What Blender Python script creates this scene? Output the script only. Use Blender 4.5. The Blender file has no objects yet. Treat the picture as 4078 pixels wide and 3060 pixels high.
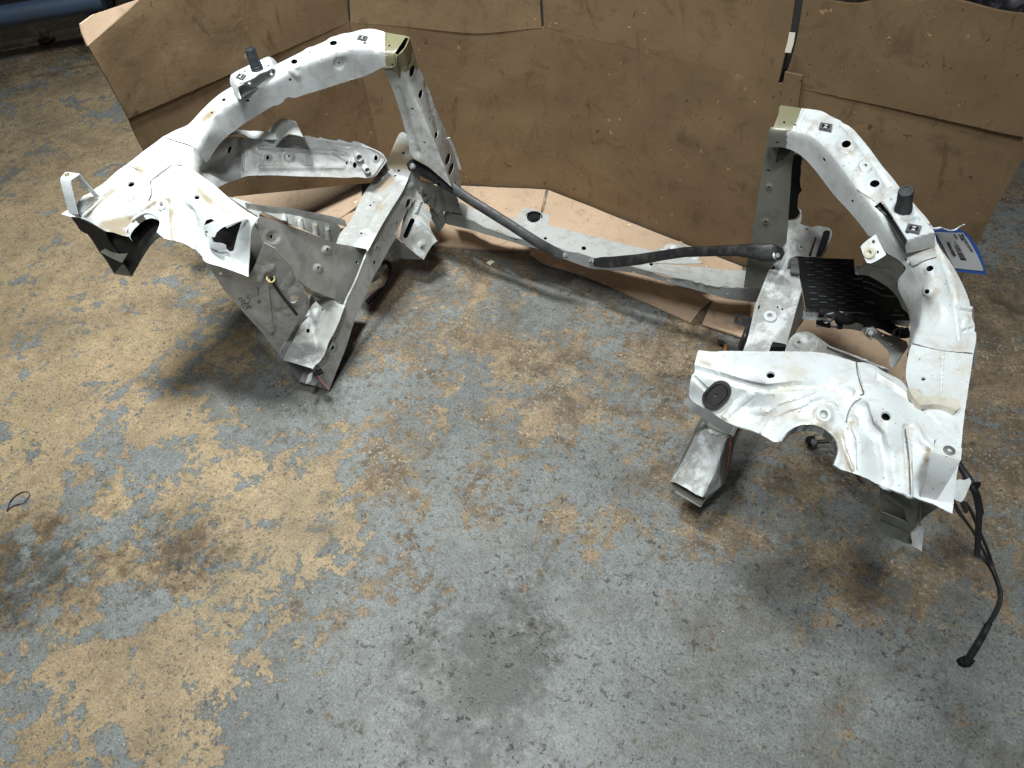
import bpy, bmesh, math, random
import numpy as np
from mathutils import Vector, Matrix, noise as mnoise
from mathutils.geometry import delaunay_2d_cdt
random.seed(7)
scn = bpy.context.scene
COL = scn.collection

# ------------------------------------------------------------------ camera
RC = np.array([[0.883038, 0.31097216, -0.35148288], [0.46467816, -0.68422996, 0.562053], [-0.06571229, -0.65964057, -0.74870302]])
CP = np.array([0.56, 0.0, 1.25])
FPX, PPX, PPY = 2973.74, 2039.0, 1530.0
cd = bpy.data.cameras.new('camera'); cam = bpy.data.objects.new('camera', cd); COL.objects.link(cam)
r, u, b = RC[:, 0], -RC[:, 1], -RC[:, 2]
cam.matrix_world = Matrix(((r[0], u[0], b[0], CP[0]), (r[1], u[1], b[1], CP[1]), (r[2], u[2], b[2], CP[2]), (0, 0, 0, 1)))
cd.sensor_width = 36; cd.sensor_fit = 'HORIZONTAL'; cd.lens = 26.2518; cd.clip_start = .02; cd.clip_end = 200
scn.camera = cam
# ------------------------------------------------------------------ light
w = bpy.data.worlds.new('World'); scn.world = w; w.use_nodes = True
w.node_tree.nodes['Background'].inputs[0].default_value = (.80, .90, 1, 1)
w.node_tree.nodes['Background'].inputs[1].default_value = .022
def tube_lamp(name, loc, target, sx, sy, power, col=(.95, 1, .985), spread=180):
    l = bpy.data.lights.new(name, 'AREA'); l.shape = 'RECTANGLE'; l.size = sx; l.size_y = sy; l.energy = power; l.color = col; l.spread = math.radians(spread)
    o = bpy.data.objects.new(name, l); COL.objects.link(o); o.location = loc
    d = Vector(target) - Vector(loc); o.rotation_euler = d.to_track_quat('-Z', 'Y').to_euler()
    return o
tube_lamp('tube_lamp', (-.45, .78, 3.0), (-.95, .95, 0), .16, .75, 31, spread=80)
tube_lamp('tube_lamp', (.55, -.25, 3.0), (.75, .75, 0), .2, .8, 22, spread=100)
tube_lamp('tube_lamp', (.95, -1.7, 2.6), (-.1, 1.1, .2), .22, .5, 10)
scn.view_settings.view_transform = 'Standard'; scn.view_settings.look = 'None'
scn.view_settings.exposure = 0; scn.view_settings.gamma = 1; scn.view_settings.use_curve_mapping = False

# ------------------------------------------------------------------ survey: photo position + one known coordinate -> place
S1 = 1000 / 2212
REG = {'A': (200, 50, S1), 'B': (1000, 50, S1), 'C': (200, 500, S1), 'D': (1000, 500, S1), 'E': (700, 1000, S1), 'M': (1800, 600, S1),
       'G': (2700, 300, S1), 'H': (3078, 600, S1), 'I': (2600, 900, S1), 'J': (2600, 1350, S1), 'K': (3078, 1350, S1), 'L': (3078, 2000, S1),
       'd': (1400, 550, S1 / 2), 'i': (2850, 850, S1 / 2), 'h': (3250, 1000, S1 / 2), 'T': (3600, 850, S1 * .4),
       'X': (0, 0, S1), 'Y': (1300, 0, 1300 / 2212), 'Z': (2800, 0, 1278 / 2212), 'O': (0, 0, 1.0), 'W': (0, 0, 4078 / 2212)}
def q(reg, *pts):
    ox, oy, s = REG[reg]
    return [(ox + s * p[0], oy + s * p[1]) + tuple(p[2:]) for p in pts]
def ray(p): return RC @ np.array([p[0] - PPX, p[1] - PPY, FPX]) / FPX
def at(p, z=None, x=None, y=None, pl=None):
    rr = ray(p)
    if z is not None: t = (z - CP[2]) / rr[2]
    elif x is not None: t = (x - CP[0]) / rr[0]
    elif y is not None: t = (y - CP[1]) / rr[1]
    else: P, n = np.array(pl[0]), np.array(pl[1]); t = ((P - CP) @ n) / (rr @ n)
    return Vector(CP + rr * t)
def proj(P):
    d = RC.T @ (np.array(P) - CP); return (d[0] / d[2] * FPX + PPX, d[1] / d[2] * FPX + PPY)
def depth(P): return float((RC.T @ (np.array(P) - CP))[2])
def drop(p, P, ybot):
    """straight down from the point P (seen at p) until the height where it is seen at row ybot"""
    lo, hi = 0.0, .9
    for _ in range(40):
        m = (lo + hi) / 2
        if proj(Vector(P) - Vector((0, 0, m)))[1] < ybot: lo = m
        else: hi = m
    B = Vector(P) - Vector((0, 0, lo)); return (proj(B), B)
def vplane(A, B):
    d = Vector((B[0] - A[0], B[1] - A[1], 0)); n = d.cross(Vector((0, 0, 1))).normalized(); return (tuple(A), tuple(n))

class Field:
    """smooth surface through measured places (thin plate spline)"""
    def __init__(s, ctrl, flat=False):
        s.p = np.array([[(c[0][0] - 2039) / 1000, (c[0][1] - 1530) / 1000] for c in ctrl]); n = len(ctrl)
        wv = np.array([1 / depth(c[1]) for c in ctrl])
        Pm = np.c_[np.ones(n), s.p]
        s.aff = np.linalg.lstsq(Pm, wv, rcond=1e-6)[0]; s.c = None
        if n > 3 and not flat:
            d = np.linalg.norm(s.p[:, None] - s.p[None], axis=2)
            K = np.where(d > 0, d * d * np.log(np.maximum(d, 1e-12)), 0) + np.eye(n) * 2e-4
            M = np.block([[K, Pm], [Pm.T, np.zeros((3, 3))]])
            sol = np.linalg.lstsq(M, np.r_[wv, 0, 0, 0], rcond=None)[0]
            s.c, s.aff = sol[:n], sol[n:]
    def w(s, pts):
        u = (np.atleast_2d(np.array(pts, float))[:, :2] - [2039, 1530]) / 1000
        v = s.aff[0] + u @ s.aff[1:]
        if s.c is not None:
            d = np.linalg.norm(u[:, None] - s.p[None], axis=2)
            v = v + np.where(d > 0, d * d * np.log(np.maximum(d, 1e-12)), 0) @ s.c
        return v
    def P(s, p): return Vector(CP + ray(p) / s.w([p])[0])
def Zc(reg, *pts):
    """controls: (x, y, height)"""
    return [((p[0], p[1]), at(p, z=p[2])) for p in q(reg, *pts)]

# ------------------------------------------------------------------ objects
ROOTLOC = {}
def mesh_obj(name, bm, m, parent=None, smooth=None):
    if parent is not None:
        off = -ROOTLOC.get(parent.name, Vector())
        par = parent
        while par.parent is not None: par = par.parent
        off = -ROOTLOC.get(par.name, Vector())
        bmesh.ops.translate(bm, vec=off, verts=bm.verts)
    me = bpy.data.meshes.new(name); bm.to_mesh(me); bm.free()
    mats = m if isinstance(m, (list, tuple)) else [m]
    for mm in mats: me.materials.append(mm)
    o = bpy.data.objects.new(name, me); COL.objects.link(o)
    if parent is not None: o.parent = parent
    if smooth is not None:
        for pl in me.polygons: pl.use_smooth = True
        if smooth < 180:
            bm2 = bmesh.new(); bm2.from_mesh(me)
            for e in bm2.edges:
                if len(e.link_faces) == 2 and e.calc_face_angle(0) > math.radians(smooth): e.smooth = False
            bm2.to_mesh(me); bm2.free()
    return o
def root(name, loc, label, cat, group=None):
    o = bpy.data.objects.new(name, None); COL.objects.link(o); o.location = loc; o['label'] = label; o['category'] = cat
    o.empty_display_size = .05
    if group: o['group'] = group
    ROOTLOC[o.name] = Vector(loc); return o
def tag(o, label, cat, group=None):
    o['label'] = label; o['category'] = cat
    if group: o['group'] = group
    return o
def inside(poly, pts):
    poly = np.array(poly); pts = np.atleast_2d(pts); x, y = pts[:, 0], pts[:, 1]
    res = np.zeros(len(pts), bool); j = len(poly) - 1
    for i in range(len(poly)):
        xi, yi, xj, yj = *poly[i], *poly[j]
        if yi != yj:
            res ^= ((yi > y) != (yj > y)) & (x < (xj - xi) * (y - yi) / (yj - yi) + xi)
        j = i
    return res
def segdist(poly, pts, closed=True):
    poly = np.array(poly, float); pts = np.atleast_2d(pts); best = np.full(len(pts), 1e9)
    n = len(poly)
    for i in range(n if closed else n - 1):
        a, c = poly[i], poly[(i + 1) % n]; d = c - a; L = d @ d
        t = np.clip(((pts - a) @ d) / max(L, 1e-9), 0, 1)
        best = np.minimum(best, np.linalg.norm(pts - a - t[:, None] * d, axis=1))
    return best
def curve_outline(pts, step, closed=True):
    """Catmull-Rom through the points; a third value of 1 keeps a corner sharp"""
    n = len(pts); out = []
    P = [np.array(p[:2], float) for p in pts]; corner = [len(p) > 2 and p[2] == 1 for p in pts]
    for i in range(n if closed else n - 1):
        p1, p2 = P[i], P[(i + 1) % n]
        p0 = P[i - 1] if (i > 0 or closed) else p1
        p3 = P[(i + 2) % n] if (i + 2 < n or closed) else p2
        if corner[i]: p0 = p1
        if corner[(i + 1) % n]: p3 = p2
        L = np.linalg.norm(p2 - p1); k = max(1, int(L / step))
        l1 = np.linalg.norm(p1 - p0); l3 = np.linalg.norm(p3 - p2)
        m1 = (p2 - p0) * L / max(L + l1, 1e-6) if l1 > 0 else (p2 - p1)
        m2 = (p3 - p1) * L / max(L + l3, 1e-6) if l3 > 0 else (p2 - p1)
        for j in range(k):
            t = j / k; h = 2 * t**3 - 3 * t**2 + 1, t**3 - 2 * t**2 + t, -2 * t**3 + 3 * t**2, t**3 - t**2
            out.append(tuple(h[0] * p1 + h[1] * m1 + h[2] * p2 + h[3] * m2))
    if not closed: out.append(tuple(P[-1]))
    return out
def ell(reg, x, y, rx, ry=None, ang=0, n=18):
    (cx, cy), s = q(reg, (x, y))[0][:2], REG[reg][2]; ry = rx if ry is None else ry; a = math.radians(ang); o = []
    for i in range(n):
        t = 2 * math.pi * i / n; ex, ey = rx * s * math.cos(t), ry * s * math.sin(t)
        o.append((cx + ex * math.cos(a) - ey * math.sin(a), cy + ex * math.sin(a) + ey * math.cos(a)))
    return o
def slot(reg, x0, y0, x1, y1, r, n=8):
    a, c = [np.array(p) for p in q(reg, (x0, y0), (x1, y1))]; r *= REG[reg][2]; d = math.atan2(*(c - a)[::-1]); o = []
    for i in range(n + 1): t = d - math.pi / 2 + math.pi * i / n; o.append((c[0] + r * math.cos(t), c[1] + r * math.sin(t)))
    for i in range(n + 1): t = d + math.pi / 2 + math.pi * i / n; o.append((a[0] + r * math.cos(t), a[1] + r * math.sin(t)))
    return o
def smooth_step(t): t = np.clip(t, 0, 1); return t * t * (3 - 2 * t)

def panel(name, parent, outline, fields, mat, holes=(), step=11, thick=.0016, k=.004, relief=(), lines=(), back=None, wob=.0001, matfn=None, jag=0, smooth=40, raw=False, matpoly=None, stain=(), seams=()):
    """a sheet of pressed steel, board or plastic: outline and holes, curved along its measured surface, given its thickness"""
    if not isinstance(fields, (list, tuple)): fields = [fields]
    out = curve_outline(outline, step) if not raw else [tuple(p[:2]) for p in outline]
    if jag:
        rg = random.Random(len(out)); out = [(x + rg.uniform(-jag, jag), y + rg.uniform(-jag, jag)) for x, y in out]
    loops = [out] + [list(h) for h in holes]
    V, E = [], []
    for lp in loops:
        o = len(V); V += lp; E += [(o + i, o + (i + 1) % len(lp)) for i in range(len(lp))]
    for ln in lines:
        c = curve_outline(ln, step, closed=False); c = [p for p in c if inside(out, [p])[0] and segdist(out, [p])[0] > 2 and not any(inside(hh, [p])[0] or segdist(hh, [p])[0] < 3 for hh in holes)]
        o = len(V); V += c; E += [(o + i, o + i + 1) for i in range(len(c) - 1) if math.hypot(c[i][0] - c[i + 1][0], c[i][1] - c[i + 1][1]) < step * 2.5]
    xs = np.array(out); x0, y0 = xs.min(0); x1, y1 = xs.max(0)
    gx, gy = np.meshgrid(np.arange(x0 + step / 2, x1, step), np.arange(y0 + step / 2, y1, step))
    gx = gx + (np.arange(gx.shape[0]) % 2)[:, None] * step / 2
    g = np.c_[gx.ravel(), gy.ravel()]
    extra = []
    for rl in relief:
        if rl[0] == 'ring':
            _, reg, cx, cy, ri, ro, h = rl[:7]; (px, py), s = q(reg, (cx, cy))[0][:2], REG[reg][2]
            for rad in (ri, (ri + ro) / 2, ro):
                for i in range(16): extra.append((px + rad * s * math.cos(i * math.pi / 8), py + rad * s * math.sin(i * math.pi / 8)))
            extra.append((px, py))
        elif rl[0] == 'line':
            _, reg, pts, wd, h = rl[:5]; pp = curve_outline(q(reg, *pts), 9, closed=False); s = REG[reg][2]
            for i, p in enumerate(pp):
                a = np.array(pp[max(0, i - 1)]); c = np.array(pp[min(len(pp) - 1, i + 1)]); d = c - a; d = d / (np.linalg.norm(d) + 1e-9); nn = np.array([-d[1], d[0]])
                for f in (-1, -.5, 0, .5, 1): extra.append(tuple(np.array(p) + nn * f * wd * s))
    if len(g):
        m = inside(out, g)
        g = g[m]
        if len(g): g = g[segdist(out, g) > step * .45]
        for ln in lines:
            if len(g): g = g[segdist(curve_outline(ln, step, closed=False), g, closed=False) > step * .4]
        for h in holes:
            if len(g): g = g[~inside(h, g)]
            if len(g): g = g[segdist(h, g) > step * .3]
    if extra:
        e = np.array(extra); m = inside(out, e); e = e[m]
        if len(e): e = e[segdist(out, e) > 2.2]
        for h in holes:
            if len(e): e = e[~inside(h, e)]
            if len(e): e = e[segdist(h, e) > 1.5]
        if len(e) and len(g):
            dmin = np.array([np.min(np.hypot(*(e - p).T)) for p in g]); g = g[dmin > 3.5]
        g = np.r_[g, e] if len(g) else e
    V = V + [tuple(p) for p in g]
    r_ = delaunay_2d_cdt([Vector(p) for p in V], E, [], 0, 1e-4)
    vv = np.array([[p.x, p.y] for p in r_[0]]); tri = [t for t in r_[2] if len(t) == 3]
    cen = np.array([vv[list(t)].mean(0) for t in tri]); keep = inside(out, cen)
    for h in holes: keep &= ~inside(h, cen)
    tri = [t for t, kk in zip(tri, keep) if kk]
    ws = np.array([f.w(vv) for f in fields]); ts = 1 / np.maximum(ws, 1e-3)
    if len(fields) > 1:
        mx = ts.max(0); t = mx + k * np.log(np.exp((ts - mx) / k).sum(0)) - k * .0
    else: t = ts[0]
    fidx = ts.argmax(0); hmask = np.zeros(len(vv), bool)
    for hh in holes: hmask |= segdist(hh, vv) < .6
    P = np.array([CP + ray(p) * tt for p, tt in zip(vv, t)])
    bm = bmesh.new(); bv = [bm.verts.new(p) for p in P]
    for i, tr in enumerate(tri):
        a, b_, c = P[tr[0]], P[tr[1]], P[tr[2]]
        nn = np.cross(b_ - a, c - a)
        fc = tr if nn @ (CP - a) > 0 else (tr[0], tr[2], tr[1])
        try:
            f = bm.faces.new([bv[j] for j in fc])
            if matpoly and inside(matpoly[0], [vv[list(tr)].mean(0)])[0]: f.material_index = matpoly[1]
            if matfn:
                mi = matfn(vv[list(tr)].mean(0))
                if mi: f.material_index = mi
        except ValueError: pass
    vfield = {bv[i]: (1 if (matpoly and inside(matpoly[0], [vv[i]])[0]) else 0) for i in range(len(vv))}
    hset = set(bv[i] for i in range(len(vv)) if hmask[i])
    for v in [v for v in bm.verts if not v.link_faces]: hset.discard(v); bm.verts.remove(v)
    bm.normal_update()
    bm.verts.ensure_lookup_table()
    # pressed shapes
    if relief or wob:
        uv = np.array([proj(v.co) for v in bm.verts]); disp = np.zeros(len(uv))
        for rl in relief:
            if rl[0] == 'ring':      # plateau around a hole
                _, reg, cx, cy, ri, ro, h = rl[:7]; (px, py), s = q(reg, (cx, cy))[0][:2], REG[reg][2]
                d = np.hypot(uv[:, 0] - px, uv[:, 1] - py) / s; disp += h * (1 - smooth_step((d - ri) / (ro - ri)))
            elif rl[0] == 'line':
                _, reg, pts, wd, h = rl[:5]; pp = q(reg, *pts); d = segdist(pp, uv, closed=False) / REG[reg][2]; disp += h * (1 - smooth_step((d / wd - .35) / .65))
            elif rl[0] == 'step':    # everything inside the polygon stands proud
                _, reg, pts, wd, h = rl[:5]; pp = q(reg, *pts); d = segdist(pp, uv) / REG[reg][2]; ins = inside(pp, uv); disp += h * smooth_step(np.where(ins, d, 0) / wd)
        nr = [v.normal.copy() for v in bm.verts]
        for v, dd, n in zip(bm.verts, disp, nr):
            v.co += n * (dd + wob * 2 * mnoise.noise(v.co * 14))
    # thickness: a second skin behind the first
    bm.normal_update()
    vs = list(bm.verts); nr = {v: v.normal.copy() for v in vs}; fs = list(bm.faces)
    be = [e for e in bm.edges if len(e.link_faces) == 1]
    def skin(offv):
        low = {v: bm.verts.new(v.co + offv(v)) for v in vs}
        for f in fs:
            nf = bm.faces.new([low[v] for v in reversed(f.verts)]); nf.material_index = f.material_index
        for e in be:
            f = e.link_faces[0]; a, c = e.verts
            for l in f.loops:
                if l.edge == e: a, c = l.vert, l.link_loop_next.vert
            nf = bm.faces.new([c, a, low[a], low[c]]); nf.material_index = f.material_index
        return low
    if back is not None:    # a closed box section, or a near-black sheet added behind so holes look shaded
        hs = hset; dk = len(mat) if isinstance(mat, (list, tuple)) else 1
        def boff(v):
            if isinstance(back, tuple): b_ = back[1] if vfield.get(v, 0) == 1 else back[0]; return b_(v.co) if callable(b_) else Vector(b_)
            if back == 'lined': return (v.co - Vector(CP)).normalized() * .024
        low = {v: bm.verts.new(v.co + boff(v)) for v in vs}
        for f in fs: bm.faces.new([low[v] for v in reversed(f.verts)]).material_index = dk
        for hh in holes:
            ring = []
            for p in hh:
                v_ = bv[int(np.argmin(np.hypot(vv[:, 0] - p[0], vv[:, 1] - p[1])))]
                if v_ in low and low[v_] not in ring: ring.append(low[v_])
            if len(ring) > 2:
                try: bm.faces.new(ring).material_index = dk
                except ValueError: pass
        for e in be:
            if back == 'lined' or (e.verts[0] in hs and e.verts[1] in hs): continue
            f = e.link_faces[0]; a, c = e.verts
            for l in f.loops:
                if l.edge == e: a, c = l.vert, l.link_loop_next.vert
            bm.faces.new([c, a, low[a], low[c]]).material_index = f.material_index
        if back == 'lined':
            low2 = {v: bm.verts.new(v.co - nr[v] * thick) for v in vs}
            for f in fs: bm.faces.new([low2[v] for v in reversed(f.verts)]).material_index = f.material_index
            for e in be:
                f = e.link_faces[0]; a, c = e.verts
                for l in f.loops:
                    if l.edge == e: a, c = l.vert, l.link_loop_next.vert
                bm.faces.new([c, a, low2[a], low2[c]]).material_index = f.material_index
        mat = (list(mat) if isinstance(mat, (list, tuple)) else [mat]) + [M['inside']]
    else:
        skin(lambda v: -nr[v] * thick)
    sv = [0.0] * len(bm.verts)
    if stain:
        uv = np.array([proj(v.co) for v in bm.verts]); acc = np.zeros(len(uv))
        for st in stain:
            reg, pts, rad, amt = st; pp = q(reg, *pts); d = segdist(pp, uv, closed=False) if len(pp) > 1 else np.hypot(uv[:, 0] - pp[0][0], uv[:, 1] - pp[0][1]); acc = np.maximum(acc, amt * np.exp(-(d / (rad * REG[reg][2]))**2))
        sv = list(acc)
    o = mesh_obj(name, bm, mat, parent, smooth)
    if stain: o.data.attributes.new('stain', 'FLOAT', 'POINT').data.foreach_set('value', np.array(sv, dtype=np.float32))
    def PT(p):
        tt = max(1 / f.w([p])[0] for f in fields); return Vector(CP + ray(p) * tt)
    for reg, pts, wd in seams:
        b2 = bmesh.new(); pl_ = []
        for p in curve_outline(q(reg, *pts), 10, False):
            Q = PT(p); pl_.append(Q + (Vector(CP) - Q).normalized() * .0006)
        tube(b2, pl_, wd, 6); mesh_obj('seam', b2, M['seam'], o, 60)
    SURF[o.name] = PT
    return o, PT
SURF = {}

def tube(bm, pts, rad, n=10, cap=True):
    pts = [Vector(p) for p in pts]; rings = []; rads = rad if isinstance(rad, (list, tuple)) else [rad] * len(pts)
    t0 = (pts[1] - pts[0]).normalized(); ref = Vector((0, 0, 1)) if abs(t0.z) < .9 else Vector((1, 0, 0)); nrm = t0.cross(ref).normalized()
    for i, p in enumerate(pts):
        t = (pts[min(i + 1, len(pts) - 1)] - pts[max(i - 1, 0)]).normalized()
        nrm = (nrm - t * nrm.dot(t)).normalized(); bn = t.cross(nrm)
        rings.append([bm.verts.new(p + (nrm * math.cos(2 * math.pi * j / n) + bn * math.sin(2 * math.pi * j / n)) * rads[i]) for j in range(n)])
    for a, c in zip(rings, rings[1:]):
        for j in range(n): bm.faces.new([a[j], a[(j + 1) % n], c[(j + 1) % n], c[j]])
    if cap: bm.faces.new(list(reversed(rings[0]))); bm.faces.new(rings[-1])
def spline3(pts, k=8):
    pts = [Vector(p) for p in pts]; o = []
    for i in range(len(pts) - 1):
        p0, p1, p2, p3 = pts[max(0, i - 1)], pts[i], pts[i + 1], pts[min(len(pts) - 1, i + 2)]
        for j in range(k):
            t = j / k; o.append(.5 * ((2 * p1) + (p2 - p0) * t + (2 * p0 - 5 * p1 + 4 * p2 - p3) * t * t + (3 * p1 - p0 - 3 * p2 + p3) * t**3))
    return o + [pts[-1]]
def lathe(bm, origin, axis, prof, n=20, ang0=0):
    """profile: (radius, height along axis)"""
    ax = Vector(axis).normalized(); ref = Vector((1, 0, 0)) if abs(ax.x) < .9 else Vector((0, 1, 0)); a = ax.cross(ref).normalized(); c = ax.cross(a); rings = []
    for r_, h in prof:
        if r_ < 1e-6: rings.append([bm.verts.new(Vector(origin) + ax * h)])
        else: rings.append([bm.verts.new(Vector(origin) + ax * h + (a * math.cos(ang0 + 2 * math.pi * j / n) + c * math.sin(ang0 + 2 * math.pi * j / n)) * r_) for j in range(n)])
    for p, s in zip(rings, rings[1:]):
        for j in range(n):
            if len(p) == 1 and len(s) == 1: continue
            if len(p) == 1: bm.faces.new([p[0], s[(j + 1) % n], s[j]])
            elif len(s) == 1: bm.faces.new([p[j], p[(j + 1) % n], s[0]])
            else: bm.faces.new([p[j], p[(j + 1) % n], s[(j + 1) % n], s[j]])
    bmesh.ops.recalc_face_normals(bm, faces=bm.faces)
def strip(bm, secs):
    """loft between closed sections"""
    rings = [[bm.verts.new(p) for p in s] for s in secs]; n = len(rings[0])
    for a, c in zip(rings, rings[1:]):
        for j in range(n): bm.faces.new([a[j], a[(j + 1) % n], c[(j + 1) % n], c[j]])
    bm.faces.new(list(reversed(rings[0]))); bm.faces.new(rings[-1]); bmesh.ops.recalc_face_normals(bm, faces=bm.faces)
def slab(bm, pts, vec):
    """polygon with thickness"""
    a = [bm.verts.new(p) for p in pts]; c = [bm.verts.new(Vector(p) + Vector(vec)) for p in pts]; n = len(a)
    bm.faces.new(a); bm.faces.new(list(reversed(c)))
    for j in range(n): bm.faces.new([a[j], c[j], c[(j + 1) % n], a[(j + 1) % n]])
    bmesh.ops.recalc_face_normals(bm, faces=bm.faces)
def bent_band(name, parent, pts, wvec, th, mat):
    """a flat band of steel folded along a path; wvec: one width vector or one per point"""
    bm = bmesh.new(); pts = [Vector(p) for p in pts]; secs = []
    wv = [Vector(x) for x in wvec] if isinstance(wvec[0], (tuple, list, Vector)) else [Vector(wvec)] * len(pts)
    for i, p in enumerate(pts):
        t = (pts[min(i + 1, len(pts) - 1)] - pts[max(0, i - 1)]).normalized(); n = t.cross(wv[i]).normalized() * th / 2
        h = wv[i] / 2; secs.append([p - h - n, p + h - n, p + h + n, p - h + n])
    strip(bm, secs); bmesh.ops.bevel(bm, geom=[e for e in bm.edges if e.calc_face_angle(0) > .5], offset=th * .35, segments=2, affect='EDGES')
    return mesh_obj(name, bm, mat, parent, 35)

# ------------------------------------------------------------------ materials
class NT:
    def __init__(s, name):
        s.m = bpy.data.materials.new(name); s.m.use_nodes = True; s.t = s.m.node_tree; s.b = s.t.nodes['Principled BSDF']
        s.co = s.t.nodes.new('ShaderNodeTexCoord').outputs['Object']
    def n(s, typ, **kw):
        nd = s.t.nodes.new(typ)
        for k_, v in kw.items():
            if hasattr(nd, k_) and k_ not in ('inputs',): setattr(nd, k_, v)
        return nd
    def link(s, a, b_): s.t.links.new(a, b_)
    def noise(s, scale, detail=6, rough=.6, dist=0, vec=None, w=0, stretch=None):
        nd = s.n('ShaderNodeTexNoise'); nd.inputs['Scale'].default_value = scale; nd.inputs['Detail'].default_value = detail
        nd.inputs['Roughness'].default_value = rough; nd.inputs['Distortion'].default_value = dist
        v = vec or s.co
        if w or stretch:
            mp = s.n('ShaderNodeMapping'); mp.inputs['Location'].default_value = (w, w * 1.7, -w)
            if stretch:
                mp.inputs['Scale'].default_value = stretch[:3]
                if len(stretch) > 3: mp.inputs['Rotation'].default_value = (0, 0, stretch[3])
            s.link(v, mp.inputs[0]); v = mp.outputs[0]
        s.link(v, nd.inputs['Vector']); return nd.outputs['Fac']
    def vor(s, scale, feature='F1', w=0, rnd=1):
        nd = s.n('ShaderNodeTexVoronoi'); nd.feature = feature; nd.inputs['Scale'].default_value = scale; nd.inputs['Randomness'].default_value = rnd
        s.link(s.co, nd.inputs['Vector']); return nd
    def ramp(s, val, lo, hi, a=0.0, b_=1.0, smooth=True):
        nd = s.n('ShaderNodeMapRange'); nd.interpolation_type = 'SMOOTHSTEP' if smooth else 'LINEAR'; nd.clamp = True
        for i, x in enumerate((lo, hi, a, b_)):
            nd.inputs[1 + i].default_value = x
        s.link(val, nd.inputs[0]); return nd.outputs[0]
    def math(s, op, a, b_=None):
        nd = s.n('ShaderNodeMath'); nd.operation = op
        for i, x in enumerate((a, b_)):
            if x is None: continue
            if isinstance(x, (int, float)): nd.inputs[i].default_value = x
            else: s.link(x, nd.inputs[i])
        return nd.outputs[0]
    def mix(s, fac, a, b_, mode='MIX'):
        nd = s.n('ShaderNodeMix'); nd.data_type = 'RGBA'; nd.blend_type = mode
        for i, x in ((0, fac), (6, a), (7, b_)):
            if isinstance(x, (int, float)): nd.inputs[i].default_value = x
            elif isinstance(x, tuple): nd.inputs[i].default_value = x if len(x) == 4 else (*x, 1)
            else: s.link(x, nd.inputs[i])
        return nd.outputs[2]
    def bump(s, h, strength, dist=.002):
        nd = s.n('ShaderNodeBump'); nd.inputs['Strength'].default_value = strength; nd.inputs['Distance'].default_value = dist; s.link(h, nd.inputs['Height'])
        s.link(nd.outputs[0], s.b.inputs['Normal']); return nd
    def done(s, col, rough, metal=0, coat=0, spec=None):
        for key, x in (('Base Color', col), ('Roughness', rough), ('Metallic', metal)):
            if isinstance(x, (int, float)): s.b.inputs[key].default_value = x
            elif isinstance(x, tuple): s.b.inputs[key].default_value = (*x, 1)
            else: s.link(x, s.b.inputs[key])
        if coat: s.b.inputs['Coat Weight'].default_value = coat; s.b.inputs['Coat Roughness'].default_value = .12
        if spec is not None: s.b.inputs['Specular IOR Level'].default_value = spec
        return s.m

def painted(name, base, dirt=(.34, .28, .2), amount=.5, grime=.35, rough=.38, seed=0, coat=0.0, over=None):
    t = NT(name)
    n1 = t.noise(7, 8, .68, .6, w=seed); n2 = t.noise(38, 6, .7, .4, w=seed + 3); n3 = t.noise(170, 3, .6, w=seed + 5)
    c = t.mix(t.ramp(n1, .35, .75), base, tuple(x * .93 for x in base))
    if over:   # thin overspray drifting over the grey primer
        c = t.mix(t.ramp(t.noise(9, 9, .72, 1.2, w=seed + 9), .49, .60), c, over)
    c = t.mix(t.math('MULTIPLY', t.ramp(n2, .45, .70), grime), c, dirt)
    c = t.mix(t.math('MULTIPLY', t.ramp(t.math('ADD', t.math('MULTIPLY', n1, .7), t.math('MULTIPLY', n2, .3)), .50, .64), amount), c, tuple(x * 1.5 for x in dirt))
    c = t.mix(t.math('MULTIPLY', t.ramp(n3, .67, .73), .75), c, tuple(x * .35 for x in dirt))
    v = t.noise(60, 5, .75, .5, w=seed + 11, stretch=(1, 1, .25)); c = t.mix(t.math('MULTIPLY', t.ramp(v, .64, .72), .4), c, tuple(x * .6 for x in dirt))
    sa = t.n('ShaderNodeAttribute'); sa.attribute_name = 'stain'
    sm_ = t.ramp(t.math('ADD', sa.outputs['Fac'], t.math('MULTIPLY', t.math('SUBTRACT', t.noise(24, 8, .72, 1.0, w=seed + 21), .5), t.math('MULTIPLY', t.ramp(sa.outputs['Fac'], 0, .25), 1.5))), .25, 1.0); c = t.mix(t.math('MULTIPLY', sm_, .85), c, (.30, .225, .135))
    rg = t.ramp(n2, .35, .7, rough, rough + .25)
    t.bump(t.math('ADD', t.math('MULTIPLY', n2, .6), t.math('MULTIPLY', n3, .25)), .22, .0015)
    return t.done(c, rg, coat=coat)
M = {}
M['white'] = painted('white_body_paint', (.66, .70, .72), dirt=(.38, .33, .25), amount=.42, grime=.36, rough=.3, coat=.3)
M['white2'] = painted('white_body_paint_worn', (.64, .675, .69), dirt=(.34, .30, .235), amount=.55, grime=.5, rough=.33, seed=4, coat=.25)
M['face'] = painted('shaded_inner_face_paint', (.47, .49, .50), dirt=(.22, .205, .18), amount=.3, grime=.35, rough=.36, seed=6, coat=.15)  # thinner inner coat, darkened further to stand in for shade on the sides
M['gus'] = painted('lit_gusset_paint', (.60, .60, .585), dirt=(.27, .25, .215), amount=.35, grime=.4, rough=.36, seed=77, coat=.15)  # same thin body paint, lightened to stand in for light on the gusset
M['beam'] = painted('pale_grey_beam_paint', (.45, .46, .45), dirt=(.22, .20, .175), amount=.5, grime=.5, rough=.45, seed=71)
M['thin'] = painted('thin_grey_body_paint', (.46, .468, .468), dirt=(.20, .185, .155), amount=.5, grime=.6, rough=.36, seed=8, coat=.15)
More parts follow.
